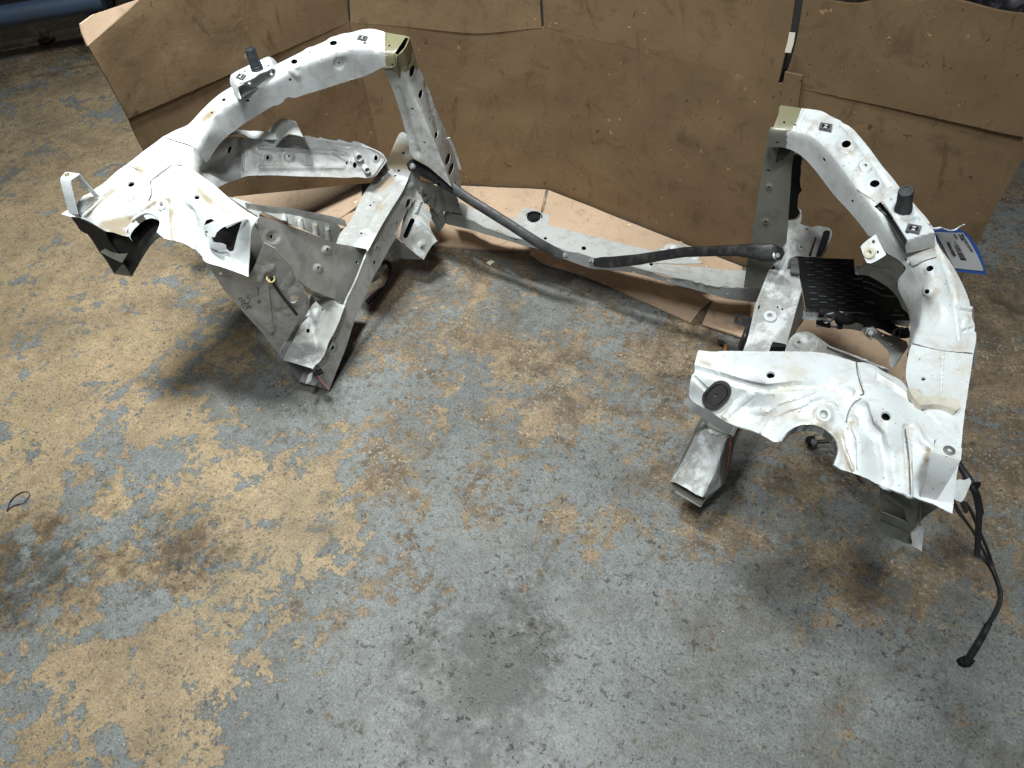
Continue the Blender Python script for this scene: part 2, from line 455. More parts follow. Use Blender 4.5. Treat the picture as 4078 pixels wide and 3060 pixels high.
M['thinL'] = painted('pale_overspray_paint', (.34, .345, .335), dirt=(.18, .165, .145), amount=.5, grime=.5, rough=.42, seed=13, over=(.62, .65, .66))
M['grey'] = painted('mid_grey_body_paint', (.26, .27, .27), dirt=(.16, .15, .14), amount=.3, grime=.4, rough=.4, seed=17)
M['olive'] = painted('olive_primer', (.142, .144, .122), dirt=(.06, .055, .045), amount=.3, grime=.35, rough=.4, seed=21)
M['oliveL'] = painted('yellow_olive_primer', (.20, .19, .11), dirt=(.14, .125, .08), amount=.25, grime=.3, rough=.35, seed=23, coat=.2)
M['black'] = painted('black_chassis_paint', (.014, .014, .015), dirt=(.06, .058, .055), amount=.3, grime=.35, rough=.38, seed=27)
M['black'].node_tree.nodes['Principled BSDF'].inputs['Specular IOR Level'].default_value = .4
M['plastic'] = painted('black_plastic', (.009, .009, .0095), dirt=(.02, .02, .02), amount=.15, grime=.25, rough=.68, seed=29)
M['plastic'].node_tree.nodes['Principled BSDF'].inputs['Specular IOR Level'].default_value = .22
M['wire'] = painted('black_cable_sleeve', (.018, .019, .024), dirt=(.09, .085, .08), amount=.15, grime=.2, rough=.42, seed=30)
M['rib'] = painted('rib_highlight_grey', (.055, .055, .053), dirt=(.08, .08, .08), rough=.4, seed=75)  # greyer than the guide, so the highlights on its ribs are painted in
M['clip'] = painted('grey_clip_plastic', (.10, .10, .105), dirt=(.2, .19, .17), amount=.2, grime=.25, rough=.5, seed=31)
M['rubber'] = painted('dark_rubber', (.024, .027, .033), dirt=(.09, .09, .09), amount=.25, grime=.3, rough=.5, seed=33)
M['plug'] = painted('grey_rubber_plug', (.045, .044, .043), dirt=(.1, .095, .09), amount=.2, grime=.25, rough=.45, seed=35)
M['nylon'] = painted('cream_nylon', (.62, .60, .47), dirt=(.4, .36, .25), amount=.2, grime=.2, rough=.45, seed=36)
def metal(name, c, rough):
    t = NT(name); n = t.noise(60, 5); return t.done(t.mix(t.ramp(n, .4, .7), c, tuple(x * .6 for x in c)), t.ramp(n, .3, .7, rough, rough + .2), .85)
M['inside'] = painted('dark_inside_shade', (.022, .022, .019), dirt=(.03, .03, .025), rough=.6, seed=60)  # dark primer taken to near black, standing in for shade in hollows
M['seam'] = NT('dirty_seam').done((.10, .085, .065), .7)
M['zinc'] = metal('zinc_steel', (.36, .37, .37), .42)
M['brass'] = metal('yellow_zinc', (.45, .38, .2), .35)
M['red'] = painted('red_marker_paint', (.35, .035, .04), dirt=(.2, .1, .1), rough=.5, seed=40)
M['sealer'] = painted('body_sealer', (.60, .57, .49), dirt=(.32, .27, .19), amount=.6, grime=.5, rough=.5, seed=41)

def cardboard(name, base, seed=0):
    t = NT(name)
    big = t.noise(3.2, 6, .62, .3, w=seed); mid = t.noise(16, 7, .7, .5, w=seed + 2); fine = t.noise(220, 3, .6, w=seed + 4)
    c = t.mix(t.ramp(big, .32, .72), base, tuple(x * .80 for x in base))
    c = t.mix(t.math('MULTIPLY', t.ramp(mid, .50, .72), .6), c, tuple(x * .45 for x in base))
    sm = t.noise(24, 8, .75, .8, w=seed + 7, stretch=(1, 1, .35)); c = t.mix(t.math('MULTIPLY', t.ramp(sm, .56, .70), .6), c, (base[0] * .28, base[1] * .26, base[2] * .25))
    pk = t.vor(34, 'F1'); rnd = t.noise(9, 3, .5, w=seed + 15)
    fleck = t.math('MULTIPLY', t.ramp(t.math('ADD', pk.outputs['Distance'], t.math('MULTIPLY', t.math('SUBTRACT', t.noise(95, 4, .7, w=seed + 33), .5), 1.5)), .10, .05), t.ramp(rnd, .54, .58))
    c = t.mix(t.math('MULTIPLY', fleck, .8), c, (min(1, base[0] * 1.9), min(1, base[1] * 1.9), min(1, base[2] * 1.9)))
    spk = t.math('MULTIPLY', t.ramp(t.noise(62, 4, .65, .9, w=seed + 17), .655, .70), .75); c = t.mix(spk, c, tuple(x * .22 for x in base))
    c = t.mix(t.math('MULTIPLY', t.ramp(fine, .45, .7), .12), c, tuple(x * .6 for x in base))
    # the flutes show as faint upright lines
    wv = t.n('ShaderNodeTexWave'); wv.wave_type = 'BANDS'; wv.bands_direction = 'X'; wv.inputs['Scale'].default_value = 38; wv.inputs['Distortion'].default_value = .6; t.link(t.co, wv.inputs['Vector'])
    fl = t.math('MULTIPLY', wv.outputs['Fac'], t.ramp(t.noise(5, 4, .6, w=seed + 20), .42, .65))
    dent = t.ramp(t.noise(13, 3, .5, .4, w=seed + 23), .58, .72)
    h = t.math('ADD', t.math('ADD', t.math('MULTIPLY', fl, .05), t.math('MULTIPLY', dent, -.16)), t.math('ADD', t.math('MULTIPLY', fine, .06), t.math('MULTIPLY', fleck, -.5)))
    h = t.math('ADD', h, t.math('MULTIPLY', mid, .5))
    t.bump(h, .8, .004)
    return t.done(c, .85, spec=.15)
M['card'] = cardboard('cardboard', (.200, .134, .076))  # upright panels: board colour lowered to stand in for weaker light
M['cardfloor'] = cardboard('cardboard_lit_flap', (.54, .39, .275), 5)  # same board as the walls, lighter to paint in the light from above
M['cardedge'] = cardboard('cardboard_torn_edge', (.55, .42, .27), 9)
M['tape'] = NT('paper_tape').done((.78, .74, .62), .5)
M['blue'] = painted('blue_rack_paint', (.05, .085, .15), dirt=(.05, .05, .05), rough=.4, seed=51)
M['navy'] = painted('navy_plastic', (.012, .018, .06), rough=.5, seed=52)
M['steelrail'] = painted('rusty_floor_channel', (.05, .038, .024), dirt=(.12, .08, .045), rough=.6, seed=53)
M['junk'] = painted('dark_bag_plastic', (.02, .02, .024), dirt=(.16, .14, .17), amount=.6, grime=.6, rough=.35, seed=54)
M['tagblue'] = NT('blue_tag_card').done((.035, .13, .50), .5)
M['tagwhite'] = NT('white_label_paper').done((.66, .66, .68), .55)
M['ink'] = NT('black_ink').done((.012, .012, .014), .6)
M['tie'] = NT('white_twist_tie').done((.72, .73, .74), .35)
M['paper'] = NT('cream_paper').done((.80, .80, .62), .6)

def floor_material():
    t = NT('worn_painted_concrete')
    def attr(n):
        a = t.n('ShaderNodeAttribute'); a.attribute_name = n; return a.outputs['Fac']
    tan, brown, dark = attr('tan'), attr('brown'), attr('dark')
    n1 = t.noise(6.5, 13, .68, .5); n1b = t.noise(15, 10, .66, .3, w=3); n2 = t.noise(55, 6, .66, .2, w=6); n3 = t.noise(230, 4, .6, w=9)
    # grey concrete
    g = t.mix(t.ramp(t.noise(4, 6, .6, w=20), .35, .7), (.192, .203, .199), (.128, .136, .133))
    g = t.mix(t.math('MULTIPLY', t.ramp(n3, .42, .68), .35), g, (.245, .262, .262))
    g = t.mix(t.math('MULTIPLY', t.ramp(n2, .50, .72), .5), g, (.10, .11, .11))
    scr = t.noise(14, 5, .7, 1.0, w=31, stretch=(1, 7, 1, .9)); g = t.mix(t.math('MULTIPLY', t.ramp(scr, .60, .72), .4), g, (.09, .095, .10))
    # tan paint with peeled flakes
    p = t.mix(t.ramp(t.noise(6, 7, .62, w=14), .35, .7), (.335, .25, .152), (.225, .168, .105))
    p = t.mix(t.ramp(t.noise(2.4, 5, .6, w=17), .48, .66), p, (.28, .215, .13))
    p = t.mix(t.math('MULTIPLY', t.ramp(n2, .52, .75), .5), p, (.20, .145, .085))
    p = t.mix(t.math('MULTIPLY', t.ramp(n3, .60, .70), .55), p, (.50, .42, .28))
    flake = t.math('ADD', t.math('ADD', t.math('MULTIPLY', n1, .42), t.math('MULTIPLY', n1b, .30)), t.math('MULTIPLY', t.noise(36, 8, .72, .6, w=81), .28))
    thr = t.math('SUBTRACT', .630, t.math('MULTIPLY', tan, .203))
    d1 = t.math('SUBTRACT', flake, thr); mt = t.ramp(d1, -.004, .006)
    # brown grime and bare aggregate
    br = t.mix(t.ramp(t.noise(9, 9, .7, .4, w=38), .38, .62), (.105, .074, .047), (.265, .190, .115))
    br = t.mix(t.math('MULTIPLY', t.ramp(t.noise(120, 5, .75, .4, w=40), .53, .62), t.ramp(t.noise(10, 6, .7, w=41), .42, .58)), br, (.36, .33, .27))
    br = t.mix(t.math('MULTIPLY', t.ramp(t.noise(95, 5, .75, w=43), .56, .66), .8), br, (.055, .042, .03))
    nb = t.math('ADD', t.math('MULTIPLY', t.noise(6.5, 12, .70, .5, w=50), .58), t.math('MULTIPLY', t.noise(48, 6, .7, w=53), .42))
    d2 = t.math('SUBTRACT', nb, t.math('SUBTRACT', .635, t.math('MULTIPLY', brown, .222))); mb = t.ramp(d2, -.03, .03)
    c = t.mix(mt, g, p)
    chip = t.math('MULTIPLY', t.ramp(t.noise(34, 7, .68, .5, w=71), .605, .625), t.ramp(t.noise(7, 5, .6, w=73), .40, .55)); c = t.mix(t.math('MULTIPLY', t.math('MULTIPLY', chip, mt), .9), c, (.135, .145, .142))
    film = t.math('MULTIPLY', t.ramp(t.noise(4.5, 9, .72, .6, w=27), .44, .66), t.ramp(brown, .02, .35)); c = t.mix(t.math('MULTIPLY', film, .62), c, (.105, .082, .056))
    film2 = t.ramp(t.noise(19, 8, .75, .8, w=29), .54, .70); c = t.mix(t.math('MULTIPLY', film2, .38), c, (.085, .075, .06))
    edge = t.math('MULTIPLY', t.ramp(d1, -.014, -.002), t.math('SUBTRACT', 1.0, mt)); c = t.mix(t.math('MULTIPLY', edge, .45), c, (.09, .085, .075))
    c = t.mix(t.math('MULTIPLY', mb, .92), c, br)
    gm = t.ramp(t.noise(260, 5, .75, w=85), .34, .66, .66, 1.34, smooth=False); c = t.mix(1.0, c, gm, 'MULTIPLY')
    gm2 = t.ramp(t.noise(42, 9, .78, w=87), .32, .68, .74, 1.24, smooth=False); c = t.mix(1.0, c, gm2, 'MULTIPLY')
    # pits, chips and grit
    mp = t.math('MULTIPLY', t.ramp(t.noise(75, 4, .6, .5, w=60), .605, .65), t.ramp(t.math('ADD', t.noise(11, 5, .7, w=61), t.math('MULTIPLY', tan, -.10)), .42, .56)); c = t.mix(t.math('MULTIPLY', mp, .85), c, (.055, .052, .047))
    mp2 = t.math('MULTIPLY', t.ramp(t.noise(150, 4, .65, .5, w=64), .555, .63), t.ramp(t.noise(13, 5, .7, w=66), .34, .52)); c = t.mix(t.math('MULTIPLY', mp2, .85), c, (.075, .072, .064))
    gr = t.vor(95); mg = t.math('MULTIPLY', t.ramp(gr.outputs['Distance'], .13, .06), t.ramp(t.noise(23, 3, .6, w=67), .56, .60)); c = t.mix(mg, c, (.62, .58, .48))
    # oil
    od = t.math('ADD', dark, t.math('MULTIPLY', t.math('SUBTRACT', n1b, .5), 1.2)); c = t.mix(t.math('MULTIPLY', t.ramp(t.math('ADD', od, t.math('MULTIPLY', t.math('SUBTRACT', n2, .5), .8)), .12, .60), .9), c, t.mix(1.0, c, (.30, .275, .25), 'MULTIPLY'))
    h = t.math('ADD', t.math('MULTIPLY', mt, .55), t.math('ADD', t.math('MULTIPLY', mp, -.9), t.math('MULTIPLY', n3, .35)))
    h = t.math('ADD', h, t.math('ADD', t.math('MULTIPLY', mg, .8), t.math('MULTIPLY', t.math('MULTIPLY', mb, n2), .9)))
    t.bump(h, .5, .0022)
    rg = t.mix(mb, t.mix(mt, (.42,) * 3, (.5,) * 3), (.75,) * 3)
    return t.done(c, rg, spec=.35)
#@@GEOM
# ------------------------------------------------------------------ floor
# wear of the floor paint: photo place -> paint left, brown grime, oil
WEAR = [(60,120,.75,.5,.2),(60,300,.85,.3,0),(200,250,.8,.2,0),(60,500,.9,.2,0),(200,700,.85,.2,0),(400,750,.85,.15,0),(100,900,.9,.1,0),(450,820,.55,.3,0),(620,900,.3,.15,.2),
 (330,900,.8,.1,0),(280,1000,.35,.1,.1),(80,1000,.95,.1,0),(450,1000,.9,.1,0),(600,1050,.9,.1,0),(760,1000,.7,.35,0),(100,1210,.4,.2,.55),(200,1130,.75,.2,.2),(400,1220,.6,.2,.6),(600,1200,.9,.1,0),(740,1130,.8,.3,0),
 (200,1400,.85,.05,0),(60,1560,.55,.05,0),(300,1450,.8,.05,0),(400,1600,.85,.05,0),(290,1300,.55,.1,.2),(560,1350,.85,.1,0),(620,1440,.75,.1,0),(500,1560,.45,.05,0),(560,1620,.2,0,0),(700,1300,.5,.5,0),(800,1200,.45,.55,0),(860,1050,.3,.75,0),
 (900,900,.42,.6,0),(900,740,.4,.5,.1),(1000,800,.3,.7,0),(1100,650,.1,.55,0),(1200,800,.1,.8,0),(1300,900,.1,.75,0),(1090,950,.2,.6,0),(1500,740,.05,.85,.4),(1420,700,.05,.55,.2),(1350,680,.05,.4,0),(960,560,.3,.55,0),(1000,1180,.1,.35,0),
 (920,1120,.2,.5,0),(1300,1150,0,.5,0),(1200,1050,0,.4,0),(1350,1230,0,.4,.1),(900,1400,0,.15,.35),(1080,1450,0,.1,.75),(1100,1330,0,.12,.4),(700,1600,0,.05,.1),(820,1300,.15,.4,.1),(1300,1450,0,.12,0),(1700,1500,0,.25,0),(2000,1500,0,.25,0),(1850,1300,0,.45,.1),
 (1700,1180,0,.55,.15),(2130,1150,.1,.7,0),(2150,900,.3,.85,0),(2190,760,.1,.9,.2),(2160,620,.15,.7,0),(2180,520,.1,.55,.1),(2000,1150,.1,.5,0),(1440,1130,0,.55,0),(1400,950,.05,.65,0),(560,700,.6,.3,.1),(700,880,.3,.4,.1),(1600,1000,.05,.6,.2),(1750,1000,.1,.7,.2),
 (2180,1300,0,.55,0),(1500,1600,0,.2,0),(2150,1600,0,.25,0),(1250,1620,0,.12,.15),(1500,1250,0,.4,.1),(1600,1400,0,.2,0),(120,70,.5,.5,.75),(20,20,.3,.5,.8)]
WX = np.array([list(at(q('W', p)[0], z=0))[:2] for p in WEAR]); WV = np.array([p[2:] for p in WEAR])
def build_floor():
    bm = bmesh.new(); s = .035
    xs = np.unique(np.r_[-9, -6, np.arange(-3.6, 1.7, s * 1.5), 3, 6, 9]); ys = np.unique(np.r_[-6, -2, np.arange(-.3, 3.6, s * 1.5), 5, 9])
    vs = [[bm.verts.new((x, y, 0)) for x in xs] for y in ys]
    for j in range(len(ys) - 1):
        for i in range(len(xs) - 1): bm.faces.new([vs[j][i], vs[j][i + 1], vs[j + 1][i + 1], vs[j + 1][i]])
    bm.verts.index_update(); P = np.array([v.co[:2] for v in bm.verts])
    o = mesh_obj('floor', bm, floor_material()); o['kind'] = 'structure'
    d2 = ((P[:, None] - WX[None])**2).sum(2); near = np.sqrt(d2.min(1)) ; h = .055 + near[:, None] * .35
    wt = np.exp(-d2 / (2 * h**2)) + 1e-9; val = (wt @ WV) / wt.sum(1)[:, None]
    for k_, nm in enumerate(('tan', 'brown', 'dark')):
        a = o.data.attributes.new(nm, 'FLOAT', 'POINT'); a.data.foreach_set('value', val[:, k_].astype(np.float32))
build_floor()

# ------------------------------------------------------------------ opened carton standing behind the frame
CR = .467
FL, FC, FR = Vector((-.745, 1.495, 0)), Vector((-.282, 1.642, 0)), Vector((.318, 1.529, 0))
U = lambda v, z: Vector((v.x, v.y, z))
crL = at((512, 475), z=CR); crR = at((4078, 545), z=CR)
edgeR = at((4059, 659), pl=vplane(FR, crR))
carton = root('cardboard_carton', (-.28, 1.64, 0), 'big brown opened cardboard carton standing as a backdrop behind the white frame', 'cardboard')
def card_panel(name, outline, plane, mat=None, **kw):
    f = Field([(p[:2], at(p, pl=plane)) for p in outline][:]) if True else None
    return panel(name, carton, outline, f, mat or M['card'], thick=.006, step=34, wob=kw.pop('wob', .0016), **kw)
pL, p2, p3, p4 = vplane(crL, FL), vplane(FL, FC), vplane(FC, FR), vplane(FR, crR)
def on(pl, *pts): return [p for p in pts]
botL = drop(proj(U(crL, CR)), crL, 1200)
baseL = proj(U(crL, .0)); fl0 = proj(U(FL, 0)); fc0 = proj(U(FC, .0)); fr0 = proj(U(FR, 0)); flc = proj(U(FL, CR)); fcc = proj(U(FC, CR)); frc = proj(U(FR, CR))
crease = ('line', 'O')
def seam_relief(*pts): return ('line', 'O', list(pts), 26, -.007)
# wall panels (below the crease) and the top flaps above it
endR = drop((4078, 545), crR, 1600)
def wall(name, a, c, plane, extra=None, topz=CR):
    A, B = a, c
    pts = [proj(U(A, .003)) + (1,), proj(U(A, topz)) + (1,), proj(U(B, topz)) + (1,), proj(U(B, .003)) + (1,)]
    return pts
LB = Vector((crL.x, crL.y, 0)); LBa = LB
# left wall: its free edge is visible, cut slanting
le = [at(p, pl=pL) for p in q('O', (512, 475), (570, 590))]
pts = [proj(U(FL, .003)) + (1,), (1390, 89, 1), (512, 473, 1), q('A', (740, 1060))[0], q('A', (815, 1200))[0], proj(le[1] + (le[1] - le[0]) * 2.1) + (1,)]
card_panel('wall_panel', pts, pL)
card_panel('wall_panel', [proj(U(FL, .003)) + (1,), (1387, 88, 1), (1640, 110), (1860, 133), (1940, 133), (2160, 111, 1), proj(U(FC, .003)) + (1,)], p2)
card_panel('wall_panel', [proj(U(FC, .003)) + (1,), (2157, 109, 1), (3106, 336, 1), proj(U(FR, .003)) + (1,)], p3)
RE = at((3892, 975), pl=p4)
RE2 = at((3892, 975), pl=p4) + (at((3892, 975), pl=p4) - at((4059, 659), pl=p4)) * .62
pts = [proj(U(FR, .003)) + (1,), (3103, 334, 1), (4078, 548, 1), (4110, 575), (4059, 659), (3980, 800), (3892, 975), proj(RE2) + (1,)]
card_panel('wall_panel', pts, p4)
# top flaps lean slightly back from the crease
def leanplane(A, B, k):
    d = (B - A).normalized(); up = Vector((0, 0, 1)); n0 = d.cross(up).normalized()
    if n0.dot(Vector(CP) - A) < 0: n0 = -n0
    v = (up - n0 * k).normalized(); n = d.cross(v).normalized(); return (tuple(U(A, CR)), tuple(n))
f1, f2, f3, f4 = leanplane(FL, crL, .02), leanplane(FL, FC, .10), leanplane(FC, FR, .05), leanplane(FR, crR, .02)
card_panel('top_flap', [(512, 473, 1), (1390, 89, 1), (1386, 40), (1380, -60, 1), (560, -40, 1), (555, 0), (352, 182, 1), (392, 255), (440, 340)], f1)
card_panel('turned_corner', [(352, 183, 1), (560, -6, 1), (520, 8), (430, 40), (370, 60), (322, 96, 1), (330, 130)], leanplane(FL, crL, .25), M['cardfloor'])
card_panel('top_flap', [(1396, 91, 1), (1640, 110), (1860, 133), (1940, 133), (2158, 112, 1), (2153, 60), (2149, -40, 1), (1391, -60, 1), (1392, 20)], f2)
card_panel('top_flap', [(2166, 110, 1), (3098, 333, 1), (3122, 240), (3146, 130), (3172, -40, 1), (2160, -40, 1)], f3)
card_panel('top_flap', [(3113, 337, 1), (4078, 548, 1), (4110, 400), (4110, 60, 1), (3980, 45), (3850, 10), (3760, -8), (3640, 8), (3520, -4), (3420, 16), (3300, 4), (3200, -10, 1), (3172, 160), (3140, 270)], f4)
def add_slit_strip(name, A, off, wd):  # added dark strips behind the flap slits so the gaps look black
    bm = bmesh.new(); P = [A + off + wd, A + off - wd, A + off - wd + Vector((0, .05, .255)), A + off + wd + Vector((0, .05, .255))]
    slab(bm, P, (0, .006, 0)); return mesh_obj(name, bm, M['inside'], carton)
for A, wd in ((FL, Vector((.05, .01, 0))), (FC, Vector((.06, -.004, 0))), (FR, Vector((.07, .02, 0)))): add_slit_strip('added_dark_strip', U(A, .40), Vector((.0, .035, 0)), wd)
# glue tab across the right fold, tape across the slit
card_panel('glue_tab', [(3126, 288, 1), (3196, 304, 1), (3164, 520, 1), (3092, 500, 1)], (tuple(U(FR, 0) + Vector((-.003, -.012, 0))), p4[1]))
bm = bmesh.new(); tp = [at(p, pl=(tuple(U(FR, CR) + Vector((-.004, -.016, 0))), p3[1])) for p in q('Z', (594, 225), (635, 228), (624, 300), (604, 366), (562, 362), (582, 290))]
slab(bm, tp, (0.0002, .0012, 0)); o = mesh_obj('tape_strip', bm, M['tape'], carton); 
# floor flaps
def flap(pts, z=.006, name='floor_flap', tilt=None):
    ctrl = [((p[0], p[1]), at(p, z=(p[3] if len(p) > 3 else z))) for p in pts]
    return panel(name, carton, [p[:3] for p in pts], Field(ctrl), M['cardfloor'], thick=.005, step=36, wob=.0012)
flap([(fl0[0], fl0[1], 1), (fc0[0] - 6, fc0[1], 1), (2140, 900, 1), (2118, 995, 1), (1990, 992), (1800, 982), (1600, 970, 1), (1440, 950, 1)])
flap([(fc0[0] + 6, fc0[1] + 2, 1), (fr0[0], fr0[1] + 2, 1), (2960, 1100, 1), (2790, 1232, 1), (2752, 1283, 1), (2600, 1215), (2340, 1101), (2160, 1046), (2110, 1010, 1), (2150, 900, 1)], z=.008)
flap([(2850, 1165, 1), (3010, 1098, 1), (3300, 1180), (3760, 1330, 1), (3660, 1700, 1), (3200, 1470), (2962, 1346), (2797, 1289, 1)], z=.010)
flap([(1267, 862, 1, .01), (1424, 781, 1, .03), (1443, 780, 1, .035), (1450, 800, 1, .03), (1340, 878, 1, .012), (1380, 900, 1, .01), (1240, 960, 1, .01), (1180, 930, 1, .01)])
flap([(900, 770, 1, .01), (1180, 940, 1, .01), (1380, 905, 1, .01), (1440, 800, 1, .01), (1440, 640, 1, .01), (900, 640, 1, .01)][:6], z=.006)

# ------------------------------------------------------------------ the cut car front frame
FR_LOC = (0, 1.0, 0)
frame = root('car_front_frame', FR_LOC, 'white cut-out car front frame with two strut towers lying on the concrete floor', 'car frame')
def pt(name, *a, **k): return panel(name, frame, *a, **k)

# ---- left upper rail
LT = Field([((1573,212), at((1573,212), z=.585)), ((1617,147), at((1617,147), z=.600))] + [(p, at(p, z=z)) for p, z in (((1329,177),.598),((1235,210),.592),((1174,249),.581),((1443,149),.600),((892,398),.539),((846,452),.525),((776,593),.489),((652,545),.497),((1030,300),.563),((749,497),.506),((842,403),.528),((1217,199),.592),((1045,262),.566),((1490,118),.602),((1480,196),.592),((700,575),.491),((900,452),.531),((1000,395),.549))])
ridgeL = q('A', (1280,1195),(1330,1120),(1370,1060),(1400,985),(1460,900),(1560,820),(1670,760),(1850,650),(2040,555)) + q('B', (400,480),(520,430),(640,390),(760,350),(880,325),(960,310),(1040,325),(1100,335),(1160,345),(1255,358))
LS = Field([(p, LT.P(p)) for p in ridgeL] + [drop(p, LT.P(p), yb) for p, yb in ((ridgeL[1], 620), (ridgeL[3], 600), (ridgeL[5], 545), (ridgeL[7], 452), (ridgeL[8], 415), (ridgeL[10], 362), (ridgeL[12], 330), (ridgeL[14], 305), (ridgeL[17], 270), (ridgeL[18], 262))])
outL = (q('A', (1000,1092,1),(1110,1035),(1215,988),(1330,868),(1420,780),(1500,715),(1600,655),(1760,570),(1900,505),(2000,455)) + q('B', (350,395),(480,330),(640,260),(780,195),(890,175),(960,155),(1040,145),(1100,150),(1170,170),(1205,180),(1362,206,1),(1396,222,1),(1372,290),(1330,350),(1284,388,1),(1280,470),(1250,487),(1160,485),(1090,520),(990,565),(880,600),(760,635),(640,675),(540,705),(440,735),(380,755),(330,745),(300,760),(280,790),(240,815),(190,825),(150,850),(100,880),(0,945))
        + q('A', (1700,985),(1630,1040),(1560,1090),(1490,1160),(1440,1230),(1400,1300),(1375,1325),(1355,1315),(1320,1260),(1278,1200,1),(1220,1165),(1140,1140),(1050,1110)))
capx = q('B', (1170, 0), (1205, 0))
def capmat(c): return 1 if c[0] > 1000 + S1 * (1180 + .02 * (c[1] - 150)) and c[1] < 50 + S1 * (480) else 0
hl = [ell('B', 728, 280, 33, 21, -8), ell('B', 520, 356, 10, 7), ell('B', 385, 440, 29, 20, -10), ell('B', 1001, 269, 11, 8), ell('B', 344, 593, 12, 11), ell('B', 774, 447, 10, 10), ell('A', 1530, 770, 17, 12, -15), ell('A', 1430, 890, 9, 8), ell('A', 1742, 777, 13, 11), ell('B', 1218, 292, 9, 7), ell('B', 1245, 458, 10, 7), slot('A', 1690, 760, 1960, 620, 18)]
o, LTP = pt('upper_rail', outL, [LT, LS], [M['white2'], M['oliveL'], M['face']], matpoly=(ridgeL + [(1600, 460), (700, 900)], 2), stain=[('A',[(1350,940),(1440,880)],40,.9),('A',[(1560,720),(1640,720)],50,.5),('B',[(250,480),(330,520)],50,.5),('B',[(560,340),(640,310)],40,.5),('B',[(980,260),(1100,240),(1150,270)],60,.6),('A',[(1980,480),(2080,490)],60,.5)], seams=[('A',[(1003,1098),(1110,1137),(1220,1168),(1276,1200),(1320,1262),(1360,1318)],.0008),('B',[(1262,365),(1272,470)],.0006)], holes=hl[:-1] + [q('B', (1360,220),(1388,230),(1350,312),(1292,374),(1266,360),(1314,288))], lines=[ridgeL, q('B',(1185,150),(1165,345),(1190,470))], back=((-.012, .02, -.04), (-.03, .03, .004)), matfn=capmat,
   relief=[('ring','B',728,285,55,80,.0025),('ring','B',520,360,45,62,.002),('ring','B',385,445,45,66,.002),('ring','B',774,450,38,56,-.002),('line','B',[(820,430),(880,590)],40,-.002),('ring','A',1430,890,30,55,.002),
           ('line','B',[(1185,190),(1165,340)],14,.002),('line','B',[(1085,165),(1080,250),(1100,320)],22,-.003),('line','A',[(2180,560),(2090,480),(2000,530)],30,.003)])
RAILL = o
# ---- left strut tower
LW = Field(Zc('C', (1275,205,.489),(1190,272,.490),(1110,345,.494),(710,518,.512),(1292,633,.503),(987,705,.486),(690,980,.455),(950,955,.462),(855,775,.480),(230,790,.492),(95,780,.488),(1000,97,.497),(590,400,.495),(400,555,.494),
      (1470,550,.487),(1640,690,.478),(1835,815,.473),(1745,1335,.375),(1250,1080,.440),(1500,1245,.402),(400,890,.464),(1180,1035,.446),(1150,560,.502),(1090,800,.474),(1130,930,.458),(560,640,.494),(500,880,.465),(300,700,.497),(1480,1060,.425),(1600,800,.475),(1780,1000,.436),(1300,900,.462)))
outT = q('C', (1000,95,1),(940,140),(830,220),(730,300),(650,360),(590,400),(520,465),(480,500),(400,555),(340,600),(290,625),(240,680),(210,715),(160,740),(95,780,1),(180,805),(240,808),(290,825),(330,850),(400,890),(480,930),(560,945),(620,965),(690,980,1),(670,950),(680,910),(710,870),(750,830),(800,795),(850,775),(900,785),(945,815),(970,860),(965,910),(950,955,1),(1000,990),(1060,1010),(1170,1035),(1250,1080),(1330,1130),(1355,1195),(1500,1245),(1600,1280),(1745,1335,1),(1750,1250),(1765,1020),(1780,900),(1835,815,1),(1720,750),(1640,690),(1560,625),(1470,550),(1400,500),(1290,420),(1200,365),(1110,345),(1190,270),(1280,195,1),(1220,168),(1140,143),(1050,112))
opening = q('C', (1352,885),(1375,835),(1420,822),(1460,850),(1560,905),(1690,840),(1650,960),(1615,1105),(1580,1112),(1540,1080),(1420,1050),(1380,1000),(1360,940))
